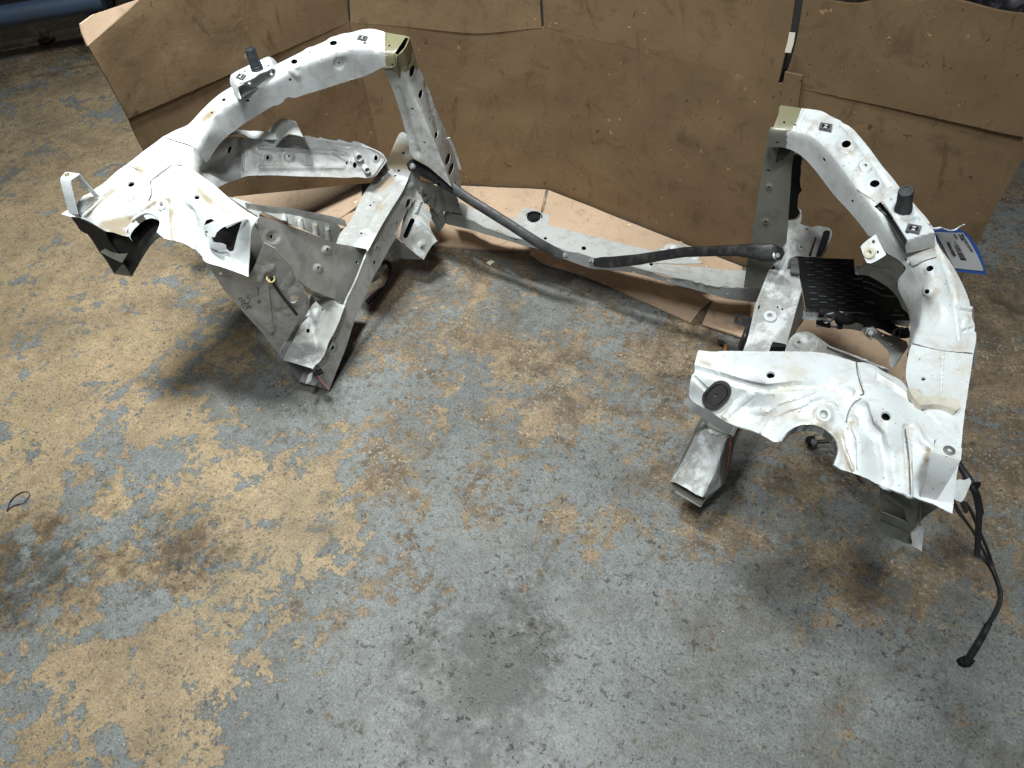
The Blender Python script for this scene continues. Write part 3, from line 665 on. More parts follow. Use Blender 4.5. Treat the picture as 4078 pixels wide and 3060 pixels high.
o, LWP = pt('strut_tower', outT, LW, M['white'], back='lined', stain=[('C',[(470,890),(600,860),(700,850)],70,1.0),('C',[(560,930),(660,955)],40,1.1),('C',[(870,730),(960,660),(1060,660)],40,.9),('C',[(1070,760),(1080,900),(1070,980)],45,.9),('C',[(760,380),(800,410)],40,.9),('C',[(660,780),(850,700),(1000,560),(1120,560)],110,.5),('C',[(1300,560),(1420,680),(1560,760),(1720,780)],45,.8),('C',[(330,790),(440,670),(560,570)],30,.8),('C',[(350,640),(380,660)],40,.9),('C',[(1100,990),(1000,1000)],40,.6)], seams=[('C',[(1072,348),(1000,400),(900,478),(882,500),(892,560),(885,620),(865,660)],.0007),('C',[(690,360),(740,375),(785,402)],.0008),('C',[(1580,755),(1700,800),(1728,805)],.0007),('C',[(250,800),(420,660),(560,540)],.0006)], holes=[ell('C',710,518,34,23,-10), ell('C',1292,633,26,20,-8), ell('C',987,705,17,17), opening], step=10, thick=.003, jag=.6, k=.003, wob=.0003,
   relief=[('ring','C',987,705,44,60,.003),('ring','C',855,900,112,150,.004),('line','C',[(890,480),(880,560),(890,620),(860,690)],12,-.0016),('line','C',[(700,800),(830,720),(960,640),(1060,640),(1070,720),(1075,850),(1090,1000)],26,.003),
           ('line','C',[(250,800),(420,640),(560,520),(640,480)],26,-.005),('line','C',[(300,790),(450,660),(600,560)],20,.004),('line','C',[(880,480),(1000,400),(1075,345)],14,-.002),('line','C',[(1080,560),(1140,640),(1150,700),(1230,760),(1300,960),(1330,1100)],50,-.007),
           ('line','C',[(1010,620),(1000,560),(960,500),(1040,480)],16,-.0018),('line','C',[(1120,860),(1200,900)],30,.0022),('line','C',[(560,760),(640,680),(760,620),(860,570)],20,.0022),('line','C',[(1000,310),(930,345),(890,390)],12,.004),('step','C',[(640,400),(900,480),(1000,400),(1070,345),(1000,310),(900,385),(780,395)],14,.003),
           ('line','C',[(900,1000),(980,900),(1000,760)],14,.002),('line','C',[(940,200),(1060,120)],10,-.001),('line','C',[(1200,410),(1420,560),(1600,740)],60,.004)])
TOWL = o
# washer nut and rolled lip of the strut opening
def washer(parent, surf, p, r0, r1, h, mat, name='weld_nut', toward=None, n=22):
    P = surf(p); e = .01
    a, c = surf((p[0] + 6, p[1])), surf((p[0], p[1] + 6)); nr = (a - P).cross(c - P).normalized()
    if nr.dot(Vector(CP) - P) < 0: nr = -nr
    bm = bmesh.new(); lathe(bm, P + nr * .0005, nr, [(r1, 0), (r1, h * .7), (r1 - .001, h), (r0 + .0008, h), (r0, h * .6), (r0, -.004), (r0 * .6, -.006), (0, -.006)], n)
    return mesh_obj(name, bm, mat, parent, 40)
def lip(parent, surf, pts, mat, r=.0025, dz=0, name='rolled_lip'):
    bm = bmesh.new(); tube(bm, [surf(p) + Vector((0, 0, dz)) for p in pts], r, 8); return mesh_obj(name, bm, mat, parent, 60)
washer(TOWL, LWP, q('C', (987, 705))[0], .0042, .0105, .004, M['white'])
arcL = curve_outline(q('C', (690,980,1),(672,950),(680,910),(710,870),(750,830),(800,795),(850,776),(900,785),(945,815),(970,860),(965,910),(950,955)), 8, False)
bm = bmesh.new(); prev = None
for p in arcL:
    P = LWP(p); c = [bm.verts.new(P + Vector((0, 0, .0015))), bm.verts.new(P + Vector((0, .002, -.012)))]
    if prev: bm.faces.new([prev[0], c[0], c[1], prev[1]])
    prev = c
bmesh.ops.solidify(bm, geom=bm.faces[:], thickness=.003); mesh_obj('rolled_lip', bm, M['white'], TOWL, 60)
# bent reinforcement strap over the square opening
bm = bmesh.new()
sp = Field(Zc('C', (1350,885,.480),(1740,775,.484),(1365,945,.468),(1690,830,.482),(1460,935,.470)))
panel('folded_strap', TOWL, q('C', (1600,748,1),(1690,742),(1735,775),(1730,800),(1690,830),(1600,868),(1520,900),(1462,950),(1448,985),(1400,975),(1368,950),(1348,905),(1350,885,1),(1450,840),(1580,790)), sp, M['white'], holes=[ell('C',1376,940,12,9)], step=8, thick=.002)
panel('catch_plate', TOWL, q('C', (1380,960),(1420,990),(1440,1030),(1500,1040),(1550,1060),(1550,1095),(1500,1105),(1430,1085),(1390,1050)), Field(Zc('C', (1380,960,.455),(1500,1040,.437),(1550,1095,.425),(1400,1060,.437))), M['white'], step=8, thick=.004)
pt('inner_brace_plate', q('C', (1500,870),(1720,830),(1660,1120),(1560,1120),(1480,1060),(1440,960)), Field(Zc('C', (1450,870,.40),(1720,830,.40),(1660,1120,.36),(1440,1100,.36))), M['thin'], holes=[slot('C',1550,1020,1610,1030,22)], step=12)
# tall bent bracket on the outer corner
brT = [q('C', p)[0] for p in ((205, 790), (125, 480), (215, 440), (415, 625))]
nb = [LWP(q('C', (210, 788))[0]), at(q('C', (128, 482))[0], z=.556), at(q('C', (208, 414))[0], z=.556), LWP(q('C', (415, 628))[0])]
wv = at(q('C', (175, 490))[0], z=.556) - at(q('C', (82, 474))[0], z=.556)
wv0 = (at(q('C', (238, 782))[0], y=nb[0].y) - at(q('C', (165, 790))[0], y=nb[0].y)); wv1 = wv.normalized() * .013
bent_band('bent_bracket', TOWL, [nb[0], nb[0].lerp(nb[1], .5), nb[1] + Vector((-.001, 0, -.005)), nb[1].lerp(nb[2], .12), nb[1].lerp(nb[2], .88), nb[2] + Vector((.001, 0, -.005)), nb[2].lerp(nb[3], .5), nb[3]],
          [tuple(wv0), tuple(wv0.lerp(wv, .5)), tuple(wv), tuple(wv), tuple(at(q('C', (270, 422))[0], z=.556) - at(q('C', (142, 406))[0], z=.556)), tuple((at(q('C', (270, 422))[0], z=.556) - at(q('C', (142, 406))[0], z=.556)) * .7), tuple(wv1), tuple(wv1)], .003, M['white'])
P = at(q('C', (150, 437))[0], z=.558); bm = bmesh.new(); lathe(bm, P, (0, 0, 1), [(.0045, 0), (.0045, .0015), (.0026, .0015), (.0025, -.003), (0, -.003)], 18); mesh_obj('weld_nut', bm, M['brass'], TOWL, 40)
# inside of the outer corner seen below the torn edge
pt('torn_lower_skin', q('C', (185,812,1),(300,835),(480,935,1),(505,1000),(530,1050),(590,1135),(640,1215),(565,1310,1),(510,1210),(430,1110),(400,1060),(360,1000),(330,960),(270,930),(220,860)), Field(Zc('C', (185,812,.486),(480,935,.462),(590,1135,.41),(565,1310,.36),(430,1110,.41),(300,900,.465))), M['inside'], thick=.002, step=12)  # both torn skins coloured near black for the shade under the tower
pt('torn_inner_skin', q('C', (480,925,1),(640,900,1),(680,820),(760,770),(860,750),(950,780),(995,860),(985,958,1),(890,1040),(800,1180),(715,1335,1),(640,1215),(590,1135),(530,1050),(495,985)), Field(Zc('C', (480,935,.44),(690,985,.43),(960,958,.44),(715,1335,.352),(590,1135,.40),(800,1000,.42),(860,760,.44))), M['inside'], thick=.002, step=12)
pt('box_rib', q('C', (440,1115,1),(530,1052,1),(590,1135,1),(680,1132,1),(632,1212,1),(560,1180)), Field(Zc('C', (440,1115,.415),(530,1052,.425),(680,1132,.415),(632,1212,.395))), M['olive'], step=12)
pt('box_rib', q('C', (563,1308,1),(640,1214,1),(716,1332,1)), Field(Zc('C', (563,1308,.365),(640,1214,.39),(716,1332,.36))), M['olive'], step=12)
pt('box_rib', q('C', (440,1115,1),(560,1185),(640,1215,1),(563,1308,1),(505,1210)), Field(Zc('C', (440,1115,.40),(640,1215,.375),(563,1308,.35),(520,1160,.385))), M['olive'], step=12)

# ---- left rail: inner face under the tower and the beaded side member running forward
def edge_drop(surf, p, yb): return drop(p, surf(p), yb)
pa = [q('C', x)[0] for x in ((1278,200),(1190,272),(1112,345),(1300,425),(1470,550))]
ip = Field([(pa[0], LTP(pa[0]))] + [(x, LWP(x)) for x in pa[1:4]] + [(pa[4], LWP(pa[4]))] + [drop(pa[0], LTP(pa[0]), 690), drop(pa[2], LWP(pa[2]), 730)] + Zc('C', (1680,100,.425),(1680,465,.365),(1475,548,.40),(1570,215,.437)))
pt('inner_fender_panel', q('C', (1278,198,1),(1188,270),(1112,343,1),(1200,365),(1290,420),(1400,500),(1472,550,1),(1560,505),(1678,464,1),(1684,300),(1680,106,1),(1640,98),(1560,105),(1500,160),(1440,240),(1400,305),(1375,325)), ip, M['thin'], back='lined', step=10, holes=[ell('C',1570,215,20,28)],
   relief=[('line','C',[(1480,260),(1560,190),(1600,150)],60,.005),('line','C',[(1350,400),(1500,330),(1660,260)],26,-.004)])
bc = Field([(q('C', (1680,106))[0], ip.P(q('C', (1680,106))[0])), (q('C', (1678,464))[0], ip.P(q('C', (1678,464))[0]))] + Zc('D', (100,130,.415),(100,445,.362),(700,170,.385),(700,460,.335),(1000,460,.31),(1130,240,.345),(1195,310,.322),(1080,440,.30),(450,110,.40)), flat=True)
side = (q('C', (1678,104,1),(1684,300),(1678,464,1),(1740,445)) + q('D', (60,442),(200,440),(450,450),(700,455),(840,462),(930,455),(1020,465,1),(1090,450),(1140,390),(1197,312,1),(1150,245),(1050,200),(900,170),(760,150),(600,125),(450,105),(200,130),(60,120)) + q('C', (1750,112)))
o, BCP = pt('side_member', side, bc, M['thin'], back='lined', step=6, holes=[ell('D',146,285,14,20),ell('D',335,273,8,11),ell('D',843,332,9,13),ell('D',912,352,17,26),ell('D',1098,292,16,28)],
   relief=[('step','D',[(55,165),(840,230),(850,275),(60,215)],18,.004),('step','D',[(60,348),(830,345),(835,395),(65,400)],18,.004),('ring','D',146,285,22,34,.002),('ring','D',335,280,32,50,.003),('ring','D',1098,290,26,42,.004),('line','D',[(1075,440),(1165,305)],16,.004),('ring','D',955,320,60,90,.003),('line','D',[(-70,80),(-70,400)],10,-.002)])
for cx, cy, dx, dy, r in ((930,255,55,22,.0088),(1000,365,28,8,.0072)):
    a, c = at(q('D',(cx,cy))[0], pl=(tuple(BCP(q('D',(cx,cy))[0])), (0,0,1))), None
    A = BCP(q('D', (cx, cy))[0]); nv = Vector((.75, -.55, .12)).normalized(); bm = bmesh.new(); lathe(bm, A - nv * .004, nv, [(r, 0), (r, .026), (r * .72, .026), (r * .72, .004), (0, .004)], 20); mesh_obj('tube_stub', bm, M['white'], o, 40)
# top ledge of the side member with its clip bracket
lg = Field(Zc('D', (-300,100,.445),(-170,130,.430),(60,30,.42),(60,120,.416),(480,95,.402),(450,110,.401),(900,140,.372),(900,172,.365),(1150,240,.347)) + Zc('A', (1640,1035,.445),(1900,1060,.43)))
pt('side_ledge', q('A', (1560,1090,1),(1645,1032,1),(1900,1060)) + q('B', (0,1042),(170,1055),(300,1075),(480,1088),(500,1085),(520,1090),(590,1110),(610,1100),(640,1110),(750,1130),(770,1118),(800,1125),(880,1150),(900,1135),(940,1140),(1050,1190),(1150,1240),(1197,1302,1),(1150,1245),(1050,1200),(900,1170),(760,1150),(600,1125),(450,1106),(280,1120),(0,1110)) + q('A', (1700,1075)), lg, M['white2'], step=10, thick=.002)
ck = [at(q('B', p)[0], z=z) for p, z in (((165,1062),.418),((230,985),.447),((275,950),.455),((345,960),.455),((400,985),.45),((470,1108),.405))]
wv2 = Vector((.028, -.020, -.012))
bent_band('clip_bracket', frame, [ck[0] + wv2 * .45, ck[1] + wv2 * .45, ck[2] + wv2 * .5, ck[3] + wv2 * .5, ck[4] + wv2 * .4, ck[5] + wv2 * .2], tuple(wv2 * 1.3), .002, M['thinL'])
pt('hinge_tab', q('B', (690,1157,1),(760,1172),(840,1183),(910,1186,1),(870,1200),(800,1190),(740,1180)), Field(Zc('B', (690,1157,.392),(910,1186,.385),(800,1195,.383))), M['thinL'], step=8)

# ---- left wheelhouse side (grey) with grommet, cable
wh = Field(Zc('E', (150,0,.425),(640,230,.375),(900,10,.40),(430,360,.30),(915,918,.075),(1040,210,.33),(1150,400,.265),(1110,530,.22),(1060,660,.17)) , flat=True)
whout = q('E', (170,30,1),(245,95),(350,228),(430,350),(600,545),(780,750),(915,918,1),(950,850),(1000,760),(1060,650),(1110,540),(1145,440),(1140,385),(1085,275),(1035,205),(1010,130),(930,40),(880,-20,1),(780,-70,1),(640,220),(560,180),(400,120))
o, WHP = pt('wheelhouse_panel', whout, wh, M['thin'], step=11, holes=[ell('E',395,200,16,17), ell('E',1040,395,34,42,30), ell('E',736,449,14,20)],
   relief=[('line','E',[(745,250),(780,160),(850,140)],30,.006),('line','E',[(835,330),(865,600),(885,690),(850,730)],16,-.004),('ring','E',1040,390,55,100,.007),('line','E',[(950,330),(1020,230)],40,.005),('line','E',[(720,560),(840,680)],60,.006),('line','E',[(620,620),(760,760)],40,-.003),('line','E',[(900,540),(1040,500)],30,-.004)])
WHO = o
P = WHP(q('E', (838, 245))[0]); nv = (Vector(CP) - P).normalized() + Vector((0, 0, .2)); bm = bmesh.new(); lathe(bm, P, nv, [(.0098, -.002), (.0098, .005), (.0085, .008), (.0062, .008), (.0058, .001), (0, .001)], 20); GRO = mesh_obj('grommet', bm, M['brass'], o, 40)
bm = bmesh.new(); cA = P + nv.normalized() * .008; cB = WHP(q('E', (1085, 540))[0]) + Vector((.01, -.015, .01)); tube(bm, spline3([cA, cA.lerp(cB, .3) + Vector((.004, -.006, .006)), cA.lerp(cB, .7) + Vector((.003, -.004, .004)), cB], 6), .0033, 8); mesh_obj('cable', bm, M['wire'], frame, 60)
bm = bmesh.new()
for st in ([(556,425),(575,412),(590,440),(572,452)], [(600,425),(612,470),(596,500)], [(622,405),(655,432),(628,470)], [(575,480),(600,462),(640,470),(620,500)], [(640,490),(672,508)], [(612,520),(668,478)], [(715,320),(728,345)], [(738,318),(722,352),(730,392)]):
    tube(bm, spline3([WHP(p) + (Vector(CP) - WHP(p)).normalized() * .0004 for p in q('E', *st)], 4), .00055, 5)
mesh_obj('marker_scribble', bm, M['ink'], WHO, 60)
# plate added inside the tower box so the gap stays dark
pt('tower_gap_plate', q('C', (1600,780,1),(1900,860,1),(1900,1060),(1760,1340,1),(1600,1300)), Field(Zc('C', (1600,780,.40),(1900,860,.40),(1900,1060,.36),(1760,1340,.30),(1600,1300,.31))), M['olive'], step=16)
# flange and crinkled panel above the gusset
fl_ = Field(Zc('C', (1560,625,.478),(1835,815,.455)) + Zc('D', (180,765,.440),(830,880,.345),(750,1035,.31),(330,800,.42),(120,760,.448),(400,880,.40)))
pt('arch_liner_panel', q('C', (1570,628,1),(1700,660),(1850,720)) + q('D', (180,768),(320,775),(450,800),(700,845),(780,890),(785,935,1),(760,990),(750,1040,1),(560,960),(300,850),(100,765),(62,800,1),(-40,735)), fl_, M['thinL'], step=9, relief=[('line','D',[(290,800),(300,880)],22,.005),('line','D',[(430,830),(440,920)],22,.005),('line','D',[(560,880),(570,960)],22,.005),('line','D',[(670,910),(680,1000)],22,.005)])
e1 = [fl_.P(p) for p in curve_outline(q('D', (-40,735),(180,768),(320,775),(450,800),(700,845),(830,882)), 14, False)]
bm = bmesh.new(); strip(bm, [[p + Vector((0, 0, -.003)), p + Vector((.0, .001, .012)), p + Vector((.0015, .002, .0125)), p + Vector((.002, .002, -.003))] for p in e1]); mesh_obj('arch_flange', bm, M['thin'], frame, 50)

# ---- left main rail and gusset
lrT = Field(Zc('D', (1310,100,.315),(1195,310,.296),(1380,150,.310),(1000,590,.268),(1340,560,.275),(1270,452,.282),(1065,690,.256),(870,850,.243),(1180,760,.253),(972,955,.236),(1060,1000,.232),(760,1040,.228),(1010,1090,.226),(1420,300,.295)), flat=True)
gus = Field([(p, lrT.P(p)) for p in q('D', (1010,1090),(760,1040))] * 3 + Zc('D', (40,890,.462),(70,810,.462),(120,1050,.42),(195,985,.425),(350,1270,.335),(660,1090,.275),(580,1250,.262),(930,1210,.213),(820,1500,.165),(520,1430,.20),(400,860,.37)), flat=True)
o, RTP = pt('main_rail', q('D', (1300,80),(1330,58),(1365,75),(1385,160),(1425,270),(1432,340,1),(1345,560),(1235,740),(1140,900),(1026,1112,1),(1010,1088,1),(750,1040,1),(790,945),(870,845),(1000,590),(1195,310)), lrT, M['thinL'], back='lined', step=8, stain=[('D',[(1330,200),(1240,330),(1380,330)],70,1.1),('D',[(1230,480),(1120,560)],60,.8),('D',[(1130,760),(1180,640)],40,.7)], 
   holes=[ell('D',1340,242,14,11),ell('D',1302,398,13,10),ell('D',1272,450,10,8),ell('D',1082,676,6,5),ell('D',1050,705,9,8),ell('D',972,955,10,8)],
   relief=[('ring','D',1272,450,26,46,.0025),('ring','D',972,955,26,46,.002),('line','D',[(1290,520),(1130,720),(1000,960)],20,.0016)])
MRL = o
o, GSP = pt('gusset_plate', q('D', (72,795,1),(300,870),(560,965),(755,1042,1),(900,1065),(1010,1088,1),(1026,1114,1),(985,1215),(915,1390),(850,1520),(826,1568,1),(760,1540),(640,1490),(520,1440),(380,1330,1),(352,1265),(330,1210),(240,1120),(120,1050),(75,950),(38,890,1)), gus, M['gus'], back='lined', step=8, holes=[ell('D',195,985,15,17),ell('D',660,1090,10,12),ell('D',580,1250,11,12),ell('D',932,1208,11,13)],
   relief=[('ring','D',195,985,36,58,-.004),('ring','D',663,1100,26,44,.004),('ring','D',585,1262,28,46,.004)])
# shaped shoulder below the gusset
pt('gusset_skirt', q('D', (345,1265,1),(380,1328,1),(520,1438),(640,1490),(760,1540),(828,1568,1),(800,1580),(690,1540),(640,1550),(550,1500),(520,1490),(480,1470),(450,1400),(380,1340)), Field([(p, gus.P(p)) for p in q('D',(380,1328),(640,1490),(828,1568))] + Zc('D', (550,1500,.150),(690,1545,.130),(450,1400,.19))), M['thin'], step=9)
# ---- left rail end
le_t = Field(Zc('E', (1245,440,.162),(1480,485,.160),(1205,1035,.099),(945,962,.100),(1100,650,.135),(1400,700,.132),(1330,800,.122)), flat=True)
rid_ = q('E', (1490,480),(1440,620),(1395,720),(1350,800),(1300,930),(1205,1036))
sd_rid = q('D', (1428,340),(1345,560),(1235,740),(1140,900)); sd_r2 = q('D', (985,1215),(915,1390),(850,1520)); sd_r3 = q('E', (1488,482),(1440,620),(1395,720),(1300,930),(1205,1036))
sdF = Field([(p, lrT.P(p)) for p in sd_rid] + [(p, gus.P(p)) for p in sd_r2] + [(p, le_t.P(p)) for p in sd_r3] + [((1310,1554), at((1310,1554), z=.003))] * 3 + [drop(sd_rid[1], lrT.P(sd_rid[1]), 500+S1*770), drop(sd_rid[3], lrT.P(sd_rid[3]), 500+S1*1130)], flat=True)
sd_edge = sd_rid + q('D', (1026,1114)) + sd_r2 + sd_r3
o_s, SDP = pt('rail_side', q('D', (1428,340,1),(1345,560),(1235,740),(1140,900),(1026,1114),(985,1215),(915,1390),(850,1520)) + q('E', (1488,482),(1440,620),(1395,720),(1350,800),(1300,930),(1205,1036,1),(1250,1090),(1300,1165),(1352,1224,1),(1420,1050),(1500,850),(1580,600),(1650,440),(1720,270),(1800,130)) + q('D', (1222,1075),(1280,985,1),(1300,900),(1350,800),(1400,700),(1470,600),(1490,480)), sdF, M['thin'], back='lined', step=8,
   holes=[ell('D',1370,685,19,42,12),slot('D',1282,870,1292,850,7),ell('D',1098,1078,9,14),ell('D',1088,1208,10,20,14),ell('E',1365,855,15,28,12),ell('E',1397,725,5,9),ell('E',1405,768,5,9)], relief=[('ring','D',1370,670,34,62,.005),('ring','D',1098,1065,20,38,.004),('ring','D',1398,535,20,44,.004),('ring','E',1365,835,30,60,.006),('line','E',[(1290,880),(1280,980)],20,.004),('line','D',[(1470,600),(1350,830),(1290,960)],16,.003)])
bm = bmesh.new(); tube(bm, [sdF.P(p) + Vector((-.0022, .0004, -.0018)) for p in curve_outline(sd_edge, 16, False)], .0028, 10); mesh_obj('rolled_edge', bm, M['thinL'], o_s, 80)
o, LEP = pt('rail_end', q('E', (1240,440,1),(1310,428),(1372,422),(1430,460),(1490,478,1),(1440,620),(1395,720),(1350,800),(1300,930),(1205,1038,1),(1150,1020),(1050,990),(945,963,1),(980,880),(1030,800),(1060,730),(1100,650),(1150,560),(1200,480)), le_t, M['thinL'], back='lined', step=10, jag=.5, 
   holes=[ell('E',1292,516,9,8),ell('E',1165,703,15,19,15)], relief=[('line','E',[(1330,470),(1420,495),(1450,470),(1490,478)],10,-.002)])
# far walls of the rail end: floor and outer side make it a box that is open at the cut
bm = bmesh.new()
A, B, C_, D_ = LEP(q('E',(950,964))[0]), LEP(q('E',(1204,1036))[0]), at((1306,1552), z=.004), at(q('E',(1090,1150))[0], z=.022)
E_ = at(q('E', (1640, 440))[0], z=.073); dv = (E_ - C_) * .98; dw = dv + Vector((-.006, 0, -.004))
slab(bm, [C_, D_, D_ + dw, C_ + dw], (0, 0, -.0015)); slab(bm, [D_, A, A + dw + Vector((0, 0, -.012)), D_ + dw], (-.0015, 0, 0)); mesh_obj('rail_box_wall', bm, M['grey'], o)
bm = bmesh.new(); tube(bm, [LEP(q('E', p)[0]) + Vector((0, -.001, 0)) for p in ((1215,1050),(1250,1092),(1300,1165),(1350,1222))], .0006, 6); mesh_obj('paint_mark', bm, M['red'], o)
P = LEP(q('E', (1255,1040))[0]) + Vector((.006, -.004, 0)); bm = bmesh.new()
for k_ in range(5): tube(bm, [P + Vector((random.uniform(-.012,.012), random.uniform(-.01,.01), random.uniform(-.01,.012))) for _ in range(3)], .004, 6)
mesh_obj('wire_stub', bm, M['black'], o, 60)
bm = bmesh.new(); slab(bm, [LEP(q('E', p)[0]) + Vector((-.004, 0, -.012)) for p in ((1165,1065),(1200,1045),(1185,1120),(1140,1150))], (0, .004, 0)); mesh_obj('inner_tongue', bm, M['grey'], o)
# flange along the rail end
bm = bmesh.new(); rr_ = [at(p, z=z) for p, z in zip(q('E', (1150,400),(1130,500),(1080,600),(1010,740),(985,810),(950,850),(920,915)), (.205,.17,.15,.125,.115,.108,.10))]
strip(bm, [[p + Vector((-.001, 0, -.012)), p + Vector((0, 0, .008)), p + Vector((.002, 0, .008)), p + Vector((.004, .001, -.014))] for p in rr_]); mesh_obj('rail_flange', bm, M['thin'], frame, 50)
# hidden underside tail and wires behind the rail
pt('lower_bracket', q('D', (1310,1000,1),(1340,830),(1400,660),(1440,640),(1485,600),(1530,700),(1590,800),(1570,880),(1640,1020,1),(1600,1050),(1520,1182,1),(1420,1110),(1290,985)), Field(Zc('D', (1310,960,.165),(1400,680,.215),(1485,610,.225),(1640,1020,.12),(1520,1182,.09),(1300,985,.155))), M['thinL'], step=10, holes=[slot('D',1362,975,1420,840,22),ell('D',1503,1072,8,20,25)], back='lined', relief=[('ring','D',1505,1050,14,44,.004),('line','D',[(1450,760),(1480,680)],26,.006)], thick=.002)
pt('bracket_return', q('D', (1270,990,1),(1400,1105),(1520,1182,1),(1440,1180),(1330,1170),(1225,1080,1)), Field(Zc('D', (1270,990,.152),(1520,1182,.088),(1330,1170,.07),(1225,1080,.10))), M['grey'], step=12)
pt('underside_tail', q('D', (1225,1060),(1280,1110),(1310,1165),(1250,1190),(1120,1240,1),(1060,1390),(1120,1350),(1180,1270),(1200,1245)), Field(Zc('D', (1225,1060,.10),(1310,1165,.05),(1250,1190,.05),(1120,1240,.06),(1060,1390,.03))), M['thinL'], step=9)
bm = bmesh.new(); wp = [at(p, z=z) for p, z in zip(q('D', (1150,1215),(1190,1205),(1225,1240),(1230,1330),(1190,1420),(1100,1480),(1020,1560)), (.06,.06,.055,.04,.02,.012,.01))]; tube(bm, spline3(wp, 6), .006, 8); mesh_obj('cable', bm, M['wire'], frame, 60)

# ---- posts
def post_field(pts): return Field(pts)
# left post: face towards the camera, inner face with holes
pl1 = (( -.4, 1.205, 0), (0.10, 1, 0)); 
lp1 = Field([(p, at(p, pl=((-.40, 1.20, .5), (.0, 1.0, -.02)))) for p in q('B', (1160,345),(1262,360),(1165,520),(1360,545),(1380,1150),(1440,1290),(1600,1300),(1720,1440))])
midL = q('B', (1268,362),(1320,450),(1390,620),(1480,830),(1560,1010),(1640,1200),(1730,1440),(1760,1520))
lp2 = Field([(p, lp1.P(p)) for p in midL] + [(p, at(p, x=xx)) for p, xx in zip(q('B', (1366,222),(1452,420),(1560,700),(1690,1020),(1800,1350),(1850,1500)), (-.375,-.372,-.366,-.360,-.354,-.350))])
o, PLP = pt('front_post', q('B', (1286,394,1),(1332,358),(1372,300),(1398,236,1),(1416,285),(1448,400),(1480,490),(1560,660),(1640,880),(1700,1010),(1760,1170),(1840,1400),(1853,1500),(1850,1570,1),(1780,1545),(1690,1470),(1560,1360),(1440,1290,1),(1400,1240),(1385,1150),(1350,1010),(1310,870),(1260,720),(1215,600),(1165,505,1),(1250,487),(1275,468,1)), [lp1, lp2], [M['thin'], M['oliveL']], lines=[midL], k=.004, step=10, back='lined', matfn=lambda c: 1 if c[1] < 50 + S1 * (530 - .35 * abs(c[0] - 1590)) else 0,
   holes=[ell('B',1420,515,22,54,14),ell('B',1495,720,18,40,14),ell('B',1585,940,8,22,14),ell('B',1633,1075,15,38,14),ell('B',1733,1293,20,56,17),ell('B',1762,1380,20,56,17),ell('B',1421,850,12,8,20),ell('B',1526,1147,13,8,20),ell('B',1800,1503,8,9)],
   relief=[('step','B',[(1285,380),(1330,350),(1390,500),(1350,520)],14,.004),('step','B',[(1375,270),(1410,290),(1450,430),(1420,440)],14,.004),('line','B',[(1290,680),(1340,860),(1400,1060),(1460,1240)],34,-.005),('line','B',[(1540,620),(1580,800),(1650,1040)],20,-.003)])
bm = bmesh.new(); ff = [PLP(p) for p in q('B', (1728,1115),(1760,1180),(1800,1290),(1830,1395))]
strip(bm, [[p + Vector((-.006, -.001, 0)), p + Vector((.003, .006, .002)), p + Vector((.004, .006, .001)), p + Vector((-.005, -.002, -.001))] for p in ff]); mesh_obj('post_flange', bm, M['white2'], o, 50)
# foot of the left post
pt('post_foot', q('d', (1080,560,1),(1200,740),(1350,790),(1500,850),(1700,900),(1850,1050),(1945,1345,1),(1880,1330),(1700,1290),(1620,1300),(1640,1420),(1662,1485),(1560,1645,1),(1500,1660),(1480,1560),(1400,1400),(1380,1250),(1310,1120),(1170,1060),(1190,930),(1170,800)), Field(Zc('d', (1080,560,.285),(1350,790,.25),(1700,900,.215),(1940,1340,.150),(1662,1485,.115),(1520,1655,.07),(1400,1400,.125),(1170,1060,.205),(1500,1150,.175))), M['grey'], step=10, thick=.002, holes=[ell('d',1915,1145,30,50,10) if False else ell('d',1880,1160,20,44,10), ell('d',1300,1015,16,34,10)], back='lined',
   relief=[('line','d',[(1230,880),(1215,1020),(1260,1110)],44,.009),('line','d',[(1290,1060),(1330,1230),(1400,1340)],40,.007),('line','d',[(1440,1000),(1420,1180),(1520,1300)],50,.007),('line','d',[(1560,880),(1600,1060),(1640,1260)],30,-.005)])
bm = bmesh.new(); slab(bm, [at(p, z=z) for p, z in zip(q('d', (1440,1620),(1480,1560),(1510,1610),(1475,1690)), (.085,.09,.08,.07))], (0, .004, 0)); mesh_obj('foot_clip', bm, M['thinL'], frame)
# right post
rp1 = Field([(p, at(p, pl=((.40, 1.20, .5), (.0, 1.0, -.02)))) for p in q('G', (795,490),(980,500),(785,640),(1020,690),(720,1000),(990,1000),(640,1480),(950,1480))] + [(p, at(p, pl=((.40, 1.20, .5), (.0, 1.0, -.02)))) for p in q('I', (840,300),(1030,310),(800,545),(955,550))])
o, PRP = pt('front_post', q('G', (795,490,1),(900,500),(960,510,1),(1000,600),(1020,690),(1003,800),(990,1000),(975,1200),(955,1480,1)) + q('I', (1040,310),(985,480),(955,550,1),(880,548),(800,545,1),(830,330),(870,140)) + q('G', (655,1370),(690,1170),(720,980),(750,770),(778,620)), rp1, M['olive'], step=12, back='lined', holes=[ell('G',797,838,16,10,0,4) if False else q('G', (783,828),(815,830),(813,850),(781,848)), ell('G',802,985,14,10), ell('G',774,1290,15,11)],
   relief=[('ring','G',802,985,18,34,.002),('ring','G',774,1290,18,34,.002)])
# dark ragged edge behind the right post
pt('sealing_strip', q('G', (1025,700),(1085,730),(1080,830),(1075,980),(1085,1020),(1060,1060),(1050,1180),(1070,1220),(1030,1260),(970,1275,1),(985,1000),(1000,800)), Field([(p, at(p, y=1.25)) for p in q('G', (1000,700),(1085,730),(1085,1020),(970,1275),(1060,1270))]), M['plastic'], step=9, thick=.004, jag=2)
